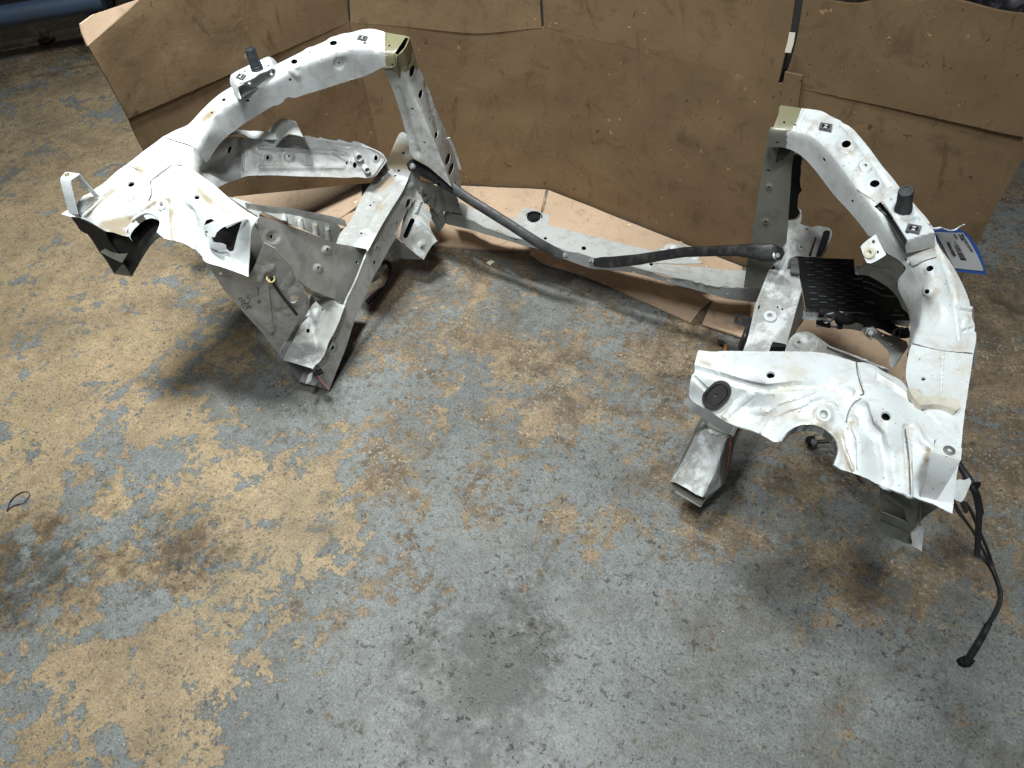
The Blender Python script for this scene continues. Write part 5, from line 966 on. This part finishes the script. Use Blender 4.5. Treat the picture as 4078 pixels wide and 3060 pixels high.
# left
tl = Field(Zc('A', (1590,550,.583),(1920,392,.586),(1640,630,.582),(1955,490,.585)))
BL, BLP = panel('stop_bracket', RAILL, q('A', (1590,552,1),(1640,520),(1740,470),(1850,420),(1925,390),(1965,405,1),(2000,450),(2038,553,1),(2010,548),(1985,500),(1955,490,1),(1850,545),(1740,600),(1650,632,1),(1655,700),(1676,762,1),(1655,762),(1600,660),(1582,600)),
   [tl, Field([(p, tl.P(p)) for p in q('A', (1925,388),(1958,492))] + Zc('A', (2038,553,.556),(2000,450,.562))), Field([(p, tl.P(p)) for p in q('A', (1592,548),(1646,634))] + Zc('A', (1655,762,.552),(1582,640,.563)))], M['white'], step=8, thick=.002, k=.002, holes=[ell('A',1922,468,11,9), ell('A',1714,517,10,8)], relief=[('ring','A',1822,500,48,76,.002)])
rubber_stop(RAILL, at((1025, 277), z=.586), at((996, 201.5), z=.623), .0108)
square_clip(BL, BLP, q('A', (1632,568),(1662,534),(1724,548),(1692,588)))
square_clip(RAILL, LTP, q('B', (932,228),(952,198),(1026,206),(1006,243)))
washer(RAILL, LTP, q('B', (520,356))[0], .004, .0085, .002, M['white'])
# right
tr = Field(Zc('H', (970,440,.583),(1120,362,.585),(1190,790,.580),(1425,722,.582)))
BR, BRP = panel('stop_bracket', RAILR, q('H', (962,436,1),(1000,420),(1118,362,1),(1200,450),(1300,570),(1400,690),(1425,722,1),(1432,845,1),(1300,880),(1180,905,1),(1172,862),(1190,792,1),(1100,650),(1020,520)), [tr, Field([(p, tr.P(p)) for p in q('H', (1190,792),(1300,750),(1425,722))] + Zc('H', (1180,905,.545),(1432,845,.548),(1300,880,.546)))], M['white'], step=8, thick=.002, k=.0025,
   holes=[ell('H',1040,430,13,11)], relief=[('ring','H',1145,520,66,100,.003),('ring','H',1275,612,10,26,.0015),('line','H',[(1090,590),(1190,600),(1260,560)],16,-.002)])
rubber_stop(RAILR, at((3597, 836), z=.586), at((3607, 767), z=.624), .0105)
square_clip(BR, BRP, q('H', (1168,702),(1190,640),(1314,664),(1292,728)))
square_clip(RAILR, RTP_, q('G', (1240,462),(1256,414),(1364,430),(1350,484)))
washer(RAILR, RTP_, q('G', (1650,803))[0], .004, .009, .0022, M['white'])
bm = bmesh.new(); slab(bm, [at(p, z=.5565) for p in q('H', (905,490),(952,458),(1180,800),(1170,850),(1020,620))], (0, 0, -.002)); mesh_obj('bracket_floor', bm, M['grey'], BR)
bm = bmesh.new(); slab(bm, [at(p, z=z) for p, z in zip(q('A', (1672,752),(1655,650),(1985,505),(2030,552)), (.5545,.553,.558,.559))], (0, 0, -.002)); mesh_obj('bracket_floor', bm, M['grey'], BL)
# ---- nylon-nut bracket on the inside of the right rail
nbf = Field(Zc('H', (775,850,.512),(925,725,.532),(860,995,.496),(995,915,.510)))
o, NBP = pt('lamp_bracket', q('H', (772,848,1),(800,815),(920,726,1),(945,730),(962,780),(985,880),(1000,918,1),(930,962),(862,994),(830,990),(805,940)), nbf, M['white'], step=8, thick=.002, holes=[ell('H',886,803,13,16), ell('H',924,895,11,14), ell('H',852,902,12,15)])
P = NBP(q('H', (852,902))[0]); nn = Vector((-.35, -.75, .55)).normalized(); bm = bmesh.new(); lathe(bm, P, nn, [(.0088, 0), (.0088, .002), (.0078, .003), (.004, .003), (.003, .002), (.0025, -.003), (0, -.003)], 24); mesh_obj('nylon_nut', bm, M['nylon'], o, 40)
pt('lamp_bracket_side', q('H', (862,996,1),(930,962),(1000,918,1),(1040,935),(1145,952,1),(1168,985),(1140,1100),(1100,1180,1),(1070,1110),(1030,1045),(950,1040,1)), Field([(p, nbf.P(p)) for p in q('H', (862,996),(930,962),(1000,918))] + Zc('H', (1145,952,.515),(1100,1180,.42),(1030,1045,.44))), M['thin'], step=9)
pt('lamp_bracket_top', q('H', (922,726,1),(985,708,1),(1060,800),(1145,950,1),(1040,932),(1000,916,1),(985,880),(962,780)), Field([(p, nbf.P(p)) for p in q('H', (922,726),(1000,916))] + Zc('H', (985,708,.530),(1145,950,.512))), M['grey'], step=9)
# white pressed wall behind the air guide
pt('side_member', q('H', (742,1070,1),(760,1050),(780,1015),(815,1003),(850,1010),(950,1045),(1030,1042),(1060,1080),(1100,1185),(1120,1195),(1160,1280),(1195,1340),(1215,1450),(1210,1540),(1190,1440),(1140,1390),(1110,1320),(1040,1230),(960,1170),(840,1105),(760,1090)), Field(Zc('H', (742,1070,.36),(830,1005,.40),(1030,1042,.425),(1195,1340,.41),(1210,1540,.40),(1040,1230,.37),(840,1105,.35))), M['thin'], step=9, relief=[('line','H',[(800,1030),(900,1080),(1050,1180)],30,-.005),('line','H',[(1080,1190),(1180,1260)],20,.004)])
bm = bmesh.new(); slab(bm, [at(p, z=.36) for p in q('h', (672,272),(738,254),(720,340),(700,370))], (0, .002, -.003)); tube(bm, [at(p, z=.35) for p in q('h', (750,310),(745,380))], .006, 8); mesh_obj('torn_tab', bm, M['white'], frame)
# ---- black air guide
ag = Field(Zc('H', (215,940,.285),(705,960,.305),(715,1050,.300),(960,1170,.335),(1110,1320,.355),(1190,1440,.350),(290,1400,.215),(640,1420,.225),(830,1430,.24),(1040,1485,.29)))
GUIDE, AGP = pt('air_guide', q('H', (210,934,1),(450,948),(708,956,1),(712,1030),(730,1065),(760,1088),(840,1108),(960,1170),(1040,1232),(1110,1320),(1140,1392),(1165,1430),(1200,1445),(1198,1500,1),(1120,1495),(1000,1490),(830,1432),(640,1420),(520,1412),(440,1404),(288,1400,1),(262,1240),(240,1090)), ag, M['plastic'], step=12, thick=.003, relief=[('line','H',[(905,1070),(905,1070)],3,0)])
bm = bmesh.new()
def guide_rib(a, c, w_=.0008, h_=.0016):
    A, B = AGP(a), AGP(c); v = (Vector(CP) - A).normalized(); A += v * .0012; B += v * .0012; tube(bm, [A, B], w_, 6)
for r_i in range(16):
    y = 985 + r_i * 27.0
    for c_i in range(4):
        x = 300 + c_i * 158 + (80 if r_i % 2 else 0) - 12 + r_i * 3.4
        if x + 66 > 800 or x < 232 + r_i * 4: continue
        p0, p1 = q('H', (x, y + c_i * 6), (x + 66, y + c_i * 6 + 3))
        if inside(q('H', (225,960),(695,970),(700,1060),(800,1120),(840,1420),(300,1390)), [p0[:2]])[0] and inside(q('H', (225,960),(695,970),(700,1060),(800,1120),(840,1420),(300,1390)), [p1[:2]])[0]: guide_rib(p0, p1)
mesh_obj('pattern_ribs', bm, M['rib'], GUIDE, 60)
bm = bmesh.new()
for ln in ([(665,488),(800,492),(822,470)], [(830,540),(920,545),(1050,610),(1160,660),(1225,662)], [(850,650),(950,665),(1060,720),(1160,780),(1240,790),(1400,800)], [(870,885),(950,890),(1040,940)], [(1390,1045),(1475,1048)], [(1340,1115),(1400,1130),(1570,1130)]):
    pp = [AGP(p) + (Vector(CP) - AGP(p)).normalized() * .0015 for p in q('h', *ln)]; tube(bm, pp, .0016, 6)
mesh_obj('stiffening_ribs', bm, M['clip'], GUIDE, 60)
P = at(q('i', (1362,858))[0], z=.290); bm = bmesh.new(); lathe(bm, P, vw(P), [(.0085, 0), (.0085, .0015), (.0055, .0015), (.005, .004), (.0033, .004), (.003, .002), (0, .002)], 20); mesh_obj('push_rivet', bm, M['clip'], GUIDE, 40)
bm = bmesh.new(); slab(bm, [at(p, z=.284) for p in q('i', (1290,830),(1360,755),(1440,775),(1470,1090),(1310,1060),(1315,960),(1262,965),(1290,920))], (0, 0, .004)); mesh_obj('guide_foot', bm, M['clip'], GUIDE)
# ---- harness behind the air guide
gd = lambda reg, pts: [at(p[:2], z=p[2]) for p in q(reg, *pts)]
pt('cooler_strip', q('h', (470,1055,1),(910,1085,1),(890,1150),(700,1130),(600,1140),(460,1100,1)), Field(Zc('h', (470,1055,.20),(910,1085,.22),(600,1140,.20))), M['thin'], step=10)
pt('radiator_edge', q('H', (270,1405,1),(440,1400),(450,1440),(480,1490,1),(350,1495),(258,1488,1)), Field(Zc('H', (270,1405,.205),(440,1400,.21),(258,1488,.19))), M['grey'], step=8, relief=[('line','H',[(300,1410),(300,1440)],8,.003),('line','H',[(340,1410),(340,1440)],8,.003),('line','H',[(380,1410),(380,1440)],8,.003)])
pt('mount_strip', q('h', (0,1230,1),(120,1240),(250,1300),(350,1320),(470,1255,1),(640,1250),(760,1280),(850,1330),(800,1420,1),(640,1385),(470,1370),(250,1350),(0,1340,1)), Field(Zc('h', (0,1230,.19),(470,1255,.20),(850,1330,.215),(640,1385,.19),(0,1340,.17))), M['thin'], step=10)
bm = bmesh.new(); tube(bm, spline3(gd('h', [(60,1080,.225),(200,1090,.228),(330,1130,.230),(450,1190,.232),(560,1220,.235),(700,1180,.238),(860,1220,.24)]), 6), .0095, 10); tube(bm, spline3(gd('h', [(1200,1300,.25),(1300,1360,.255),(1420,1420,.26),(1540,1450,.265),(1640,1430,.27)]), 6), .0095, 10); HB = mesh_obj('hose', bm, M['plastic'], frame, 60)
for (x, y, z) in ((230,1180,.232),(1450,1440,.266)):
    P = at(q('h', (x, y))[0], z=z); bm = bmesh.new()
    for k_ in (-1, 0, 1): tube(bm, [P + Vector((.0075 * math.cos(a) * .8 + k_ * .003, .003 * k_ + .0075 * math.sin(a) * .3, .010 * math.sin(a))) for a in np.linspace(0, 6.28, 14)], .0010, 6, False)
    mesh_obj('spring_clamp', bm, M['zinc'], HB, 60)
pt('connector_block', q('h', (1100,920,1),(1140,915),(1370,985),(1372,1040,1),(1330,1120),(1290,1250),(1240,1330),(1190,1400),(1080,1360),(820,1300,1),(860,1180),(930,1010),(1040,1000)), Field(Zc('h', (1100,920,.285),(1370,985,.295),(1240,1330,.255),(820,1300,.245),(930,1010,.262))), M['plastic'], step=9, thick=.02, holes=[slot('h',1180,978,1225,990,12)], relief=[('line','h',[(900,1150),(1040,1190),(1290,1240)],16,-.003),('line','h',[(1120,1080),(1060,1220)],24,-.004),('step','h',[(1060,960),(1350,1030),(1280,1240),(920,1170)],20,.006)])
pt('black_bracket', q('h', (0,1232,1),(180,1230),(250,1280),(250,1365,1),(100,1330),(0,1290,1)), Field(Zc('h', (0,1232,.215),(250,1280,.22),(0,1290,.205))), M['plastic'], step=9)
pt('black_bracket', q('h', (320,1130,1),(450,1140),(470,1260),(465,1380,1),(360,1375),(380,1320),(330,1250)), Field(Zc('h', (320,1130,.228),(450,1140,.23),(465,1380,.21),(360,1375,.208))), M['plastic'], step=9)
pt('fin_block', q('h', (1340,1120,1),(1640,1110),(1630,1340,1),(1320,1290,1)), Field(Zc('h', (1340,1120,.27),(1640,1110,.29),(1630,1340,.27),(1320,1290,.255))), M['grey'], step=9, relief=[('line','h',[(x,1200),(x-10,1280)],14,-.004) for x in range(1360,1630,56)])
o, GBP = pt('grey_bracket', q('h', (800,1390,1),(840,1345),(910,1328),(1000,1345),(1080,1390),(1150,1430),(1280,1480),(1400,1500),(1520,1560),(1600,1600)) + q('K', (1190,60),(1130,150),(1080,225),(1045,255),(1022,215),(1030,150),(1005,90),(940,35),(880,-10)) + q('h', (960,1570),(880,1500),(820,1430)), Field(Zc('h', (800,1390,.235),(1000,1345,.25),(1400,1500,.275),(1690,1640,.31)) + Zc('K', (1100,150,.32),(1030,250,.33),(900,-10,.26))), M['thin'], step=9, holes=[ell('h',1175,1483,20,15), ell('h',1150,1545,10,9), slot('h',1280,1645,1330,1640,14)], relief=[('line','h',[(860,1420),(1000,1560),(1300,1650)],30,.004)])
P = GBP(q('h', (970,1440))[0]); bm = bmesh.new(); lathe(bm, P, vw(P), [(.012, 0), (.012, .005), (.010, .006), (.008, .006), (.0078, .018), (.005, .019), (0, .019)], 6); mesh_obj('stud_nut', bm, M['zinc'], o)
# ---- clips and leads at the foot of the right rail
o, _ = pt('cable_clip', q('I', (738,775,1),(865,808),(862,830),(842,890,1),(712,858,1),(725,800)), Field(Zc('I', (738,775,.19),(865,808,.20),(842,890,.185),(712,858,.175))), M['wire'], step=8, holes=[q('I', (742,798),(785,808),(778,842),(735,832))], thick=.003)
bm = bmesh.new(); tube(bm, spline3(gd('I', [(860,825,.205),(845,870,.21),(815,960,.215),(785,1030,.20),(775,1070,.19),(790,1105,.18)]), 6), .0055, 8); mesh_obj('cable', bm, M['wire'], frame, 60)
bm = bmesh.new(); slab(bm, gd('I', [(1045,1062,.250),(1070,1066,.252),(1150,1080,.252),(1185,1108,.25),(1025,1108,.247)]), (0, 0, .012)); mesh_obj('plastic_clip', bm, M['plastic'], frame)

# ------------------------------------------------------------------ loose leads hanging from the right corner
har = root('wiring_harness', tuple(at(q('K', (1700,1300))[0], z=.42)), 'black cables hanging down from the right end of the white frame onto the floor', 'cable')
cp = gd('K', [(1600,1060,.455),(1640,1110,.455),(1700,1200,.45),(1760,1300,.435),(1800,1400,.40),(1825,1530,.345)]) + gd('L', [(1820,60,.28),(1812,220,.20),(1805,360,.15),(1797,470,.115)])
sp_ = spline3(cp, 14); rads = [.0098 + (.0011 if (i % 2) else -.0011) for i in range(len(sp_))]
fine = []
for a, c in zip(sp_, sp_[1:]): fine += [a, a.lerp(c, .5)]
fine.append(sp_[-1]); bm = bmesh.new(); tube(bm, fine, [.0040 + (.0007 if i % 3 == 0 else -.0002) for i in range(len(fine))], 12); mesh_obj('corrugated_conduit', bm, M['wire'], har, 60)
bm = bmesh.new(); tube(bm, spline3(gd('K', [(1560,1380,.45),(1600,1460,.43),(1660,1560,.36)]) + gd('L', [(1620,60,.27),(1700,170,.20),(1780,285,.12),(1850,420,.05),(1910,540,.015),(1965,660,.010),(2003,800,.009),(1985,900,.009),(1940,1000,.009),(1870,1110,.009),(1790,1240,.009),(1700,1390,.010)]), 7), .0024, 10); mesh_obj('lead', bm, M['wire'], har, 60)
bm = bmesh.new(); tube(bm, spline3(gd('K', [(1620,1340,.45),(1660,1420,.44),(1700,1520,.36)]) + gd('L', [(1700,10,.27),(1760,110,.19),(1820,260,.11),(1890,420,.045),(1935,560,.012),(1980,690,.011),(2012,800,.0105),(1998,905,.0105),(1955,1000,.0105),(1895,1090,.0105)]), 7), .0027, 10); mesh_obj('lead', bm, M['wire'], har, 60)
bm = bmesh.new(); tube(bm, spline3(gd('L', [(1905,1070,.012),(1830,1220,.012),(1720,1400,.012)]), 6), .0046, 10); mesh_obj('cable_sheath', bm, M['black'], har, 60)
bm = bmesh.new(); P = gd('L', [(1685,1410,.010)])[0]
slab(bm, gd('L', [(1615,1395,.003),(1660,1375,.003),(1765,1418,.003),(1740,1452,.003),(1690,1460,.003),(1640,1440,.003)]), (0, 0, .010)); lathe(bm, gd('L', [(1695,1415,.004)])[0], (0, 0, 1), [(.007, 0), (.007, .012), (.005, .014), (0, .014)], 14); mesh_obj('plug_connector', bm, M['plastic'], har, 40)
bm = bmesh.new(); slab(bm, gd('K', [(1640,1275,.462),(1700,1262,.466),(1720,1310,.455),(1650,1310,.455)]), (0, 0, .010)); mesh_obj('clip', bm, M['plastic'], har)
bm = bmesh.new(); slab(bm, gd('K', [(1740,1300,.44),(1800,1300,.44),(1805,1325,.435),(1750,1330,.43)]), (0, 0, .010)); mesh_obj('clip', bm, M['plastic'], har)
# lead with its plug on the floor under the strut opening
led = root('cable_lead', tuple(gd('J', [(1400,920,0)])[0]), 'short black cable with a round plug on the floor below the right strut opening', 'cable')
bm = bmesh.new(); tube(bm, spline3(gd('J', [(1430,912,.03),(1500,905,.032),(1580,905,.036),(1680,930,.05),(1800,980,.10)]), 6), .0042, 8); mesh_obj('lead', bm, M['wire'], led, 60)
P = gd('J', [(1410,915,.026)])[0]; Q = gd('J', [(1450,912,.031)])[0]; bm = bmesh.new(); tube(bm, [P, P.lerp(Q, .5), Q], [.0085, .008, .005], 12); mesh_obj('plug', bm, M['clip'], led, 50)
bm = bmesh.new(); lathe(bm, gd('J', [(1395,895,.026)])[0], (.3, -.5, .8), [(.009, -.008), (.0095, 0), (.0075, .004), (0, .004)], 14); slab(bm, gd('J', [(1365,880,.02),(1420,875,.02),(1425,945,.01),(1370,945,.01)]), (0, 0, .008)); mesh_obj('plug_connector', bm, M['plastic'], led, 40)
# connector lying on the floor by the right rail
con = root('cable_connector', tuple(gd('I', [(610,1020,0)])[0]), 'small grey cable connector with a brown lead on the floor beside the carton flap', 'connector')
bm = bmesh.new(); A = gd('I', [(575,1005,.010)])[0]; B = gd('I', [(640,1050,.012)])[0]; tube(bm, [A, A.lerp(B, .3), A.lerp(B, .32), A.lerp(B, .7), A.lerp(B, .72), B], [.003, .003, .0058, .0058, .0044, .0044], 12); mesh_obj('plug', bm, M['wire'], con, 40)
bm = bmesh.new(); tube(bm, [B, B + Vector((.004, -.014, .0)), B + Vector((.003, -.035, -.002))], .0042, 8); t_ = NT('brown_lead'); mesh_obj('lead', bm, t_.done((.25, .09, .03), .5), con, 60)

# ------------------------------------------------------------------ paper tag wired to the right rail
tagr = root('paper_tag', tuple(gd('T', [(900,700,.49)])[0]), 'blue bordered paper tag with a barcode wired to the right white rail', 'tag')
tf = Field(Zc('T', (640,345,.548),(1220,360,.515),(1640,800,.462),(1815,1355,.405),(1170,1280,.425),(850,800,.485)))
TG, TP = panel('tag_card', tagr, q('T', (560,260,1),(640,345),(900,352),(1220,358,1),(1380,440),(1520,610),(1640,800),(1740,1060),(1818,1358,1),(1500,1325),(1170,1280,1),(1000,1000),(860,780),(700,560,1)), tf, M['tagblue'], thick=.0012, step=10, wob=.0004)
LB_, LBP = plate('white_label', tagr, TP, q('T', (680,418,1),(900,428),(1310,440,1),(1420,580),(1560,820),(1650,1000),(1748,1245),(1725,1272,1),(1420,1240),(1115,1210,1),(980,960),(820,640)), .0012, M['tagwhite'], .0006, step=10)
bm = bmesh.new(); rb = random.Random(3); yy = 0.0
A0, A1, W0 = np.array((1010, 570.)), np.array((1250, 1030.)), np.array((135, 14.))
while yy < .985:
    th = rb.choice([.012, .018, .026, .038]); a = A0 + (A1 - A0) * yy; c = A0 + (A1 - A0) * min(1, yy + th)
    pts = [TP(p) + (Vector(CP) - TP(p)).normalized() * .0026 for p in q('T', tuple(a), tuple(a + W0), tuple(c + W0), tuple(c))]
    slab(bm, pts, tuple((TP(q('T', (1000, 700))[0]) - Vector(CP)).normalized() * .0003)); yy += th + rb.choice([.014, .02, .03])
mesh_obj('barcode', bm, M['ink'], LB_)
def lettering(name, txt, org, right, up, size, parent, mat):
    cu = bpy.data.curves.new(name, 'FONT'); cu.body = txt; cu.size = 1; cu.extrude = .004
    ob = bpy.data.objects.new(name, cu); COL.objects.link(ob); bpy.context.view_layer.update()
    me = bpy.data.meshes.new_from_object(ob.evaluated_get(bpy.context.evaluated_depsgraph_get())); bpy.data.objects.remove(ob)
    bm = bmesh.new(); bm.from_mesh(me); w_ = max(v.co.x for v in bm.verts); r_, u_ = Vector(right), Vector(up); n_ = r_.cross(u_).normalized()
    for v in bm.verts: v.co = Vector(org) + r_ * (v.co.x / w_) + u_ * v.co.y * size + n_ * (v.co.z + .006) * .12
    return mesh_obj(name, bm, mat, parent)
def on_tag(x, y):
    p = q('T', (x, y))[0]; P = TP(p); return P + (Vector(CP) - P).normalized() * .0024
def tag_line(txt, a, c, hgt):
    A, B = on_tag(*a), on_tag(*c); V = on_tag(a[0] + hgt[0], a[1] + hgt[1]) - A; lettering('lettering', txt, A, B - A, V, 1.35, LB_, M['ink'])
tag_line('10947-53253', (925, 628), (1090, 940), (62, -8))
tag_line('FRM L/S R/F CUT ALY', (1250, 455), (1490, 845), (32, -8))
tag_line('2 CUTS', (1190, 455), (1275, 590), (26, -6)); tag_line('SECT', (1085, 455), (1150, 560), (24, -6))
bm = bmesh.new()
tube(bm, spline3(gd('T', [(505,205,.556),(560,240,.555),(640,330,.553),(760,320,.553),(880,345,.545),(1010,380,.538),(1120,365,.535),(1220,300,.54),(1325,248,.548)]), 6), .0011, 6)
tube(bm, spline3(gd('T', [(470,190,.558),(540,215,.562),(575,250,.556),(560,290,.55),(690,350,.55),(800,312,.555),(860,340,.548)]), 6), .0011, 6); mesh_obj('twist_tie', bm, M['tie'], tagr, 60)

# ------------------------------------------------------------------ small litter on the floor
bm = bmesh.new(); slab(bm, gd('M', [(302,990,.002),(345,968,.004),(378,982,.003),(335,1014,.002)]), (0, 0, .0012)); tag(mesh_obj('paper_scrap', bm, M['paper']), 'small cream paper scrap lying on the floor before the left brace', 'paper')
bm = bmesh.new(); tube(bm, spline3(gd('O', [(28,2032,.003),(34,2010,.003),(50,1985,.003),(78,1965,.003),(105,1957,.003),(116,1967,.003),(110,1985,.003),(88,2004,.003),(60,2012,.003),(40,2022,.003),(26,2036,.003)]), 5), .0012, 6); tag(mesh_obj('wire_loop', bm, M['junk']), 'thin dark wire bent into a small open loop on the tan floor', 'wire')
# ------------------------------------------------------------------ floor channel, blue rack at the back left, bag at the back right
def floor_bar(pts, z0, hgt, mat, nm, lab, cat):
    bm = bmesh.new(); P = gd('X', [(x, y, z0) for x, y in pts]); slab(bm, P, (0, 0, hgt)); return tag(mesh_obj(nm, bm, mat), lab, cat)
floor_bar([(-300,408),(0,348),(700,208),(705,226),(0,374),(-300,436)], .001, .03, M['steelrail'], 'floor_channel', 'rusty steel floor channel farther from the camera behind the carton corner', 'channel')
floor_bar([(-300,490),(0,422),(350,352),(700,276),(705,292),(360,372),(0,446),(-300,514)], .001, .012, M['steelrail'], 'floor_channel', 'low rusty floor channel with a bolt nearer the camera left of the carton', 'channel')
bt = root('floor_bolt', tuple(gd('X', [(415,345,.0)])[0]), 'dark rusty bolt standing on the nearer floor channel', 'bolt')
bm = bmesh.new(); lathe(bm, gd('X', [(415,345,.012)])[0], (0, 0, 1), [(.03, 0), (.03, .012), (.018, .014), (.018, .035), (0, .035)], 12); mesh_obj('bolt_head', bm, M['steelrail'], bt, 40)
bm = bmesh.new(); tube(bm, [gd('X', [(355,368,.014)])[0], gd('X', [(410,350,.03)])[0]], .012, 8); mesh_obj('bolt_pin', bm, M['steelrail'], bt, 60)
rk = root('blue_rack', tuple(gd('X', [(850,60,0)])[0]), 'blue steel rack rail and foot at the far left behind the carton', 'rack')
bm = bmesh.new(); A, B = gd('X', [(-900,296,.18)])[0], gd('X', [(900,-4,.18)])[0]; tube(bm, [A, B], .036, 14); mesh_obj('tube_rail', bm, M['blue'], rk, 60)
bm = bmesh.new(); slab(bm, gd('X', [(740,20,.16),(900,-20,.16),(915,110,.08),(820,140,.06),(770,70,.10)]), (0, .05, 0)); mesh_obj('rail_bracket', bm, M['blue'], rk)
bm = bmesh.new(); slab(bm, gd('X', [(770,150,.0),(985,110,.0),(960,20,.0),(740,60,.0)]), (0, 0, .05)); mesh_obj('foot', bm, M['navy'], rk)
bm = bmesh.new(); tube(bm, gd('X', [(930,100,.04),(925,-200,.04)]), .03, 10); mesh_obj('leg', bm, M['black'], rk, 60)
bg = root('plastic_bag', tuple(gd('Z', [(2100,40,.3)])[0]), 'dark crumpled plastic bag behind the right edge of the carton', 'bag')
bm = bmesh.new(); bmesh.ops.create_icosphere(bm, subdivisions=5, radius=1); cB = at(q('Z', (2190,20))[0], z=.30)
for v in bm.verts:
    n_ = mnoise.fractal(v.co * 1.6, .8, 2.1, 5) ; v.co = v.co * (1 + .28 * n_); v.co = Vector((v.co.x * .42, v.co.y * .30, v.co.z * .34)) + cB + Vector((.1, .3, 0))
mesh_obj('bag_body', bm, M['junk'], bg, 50)
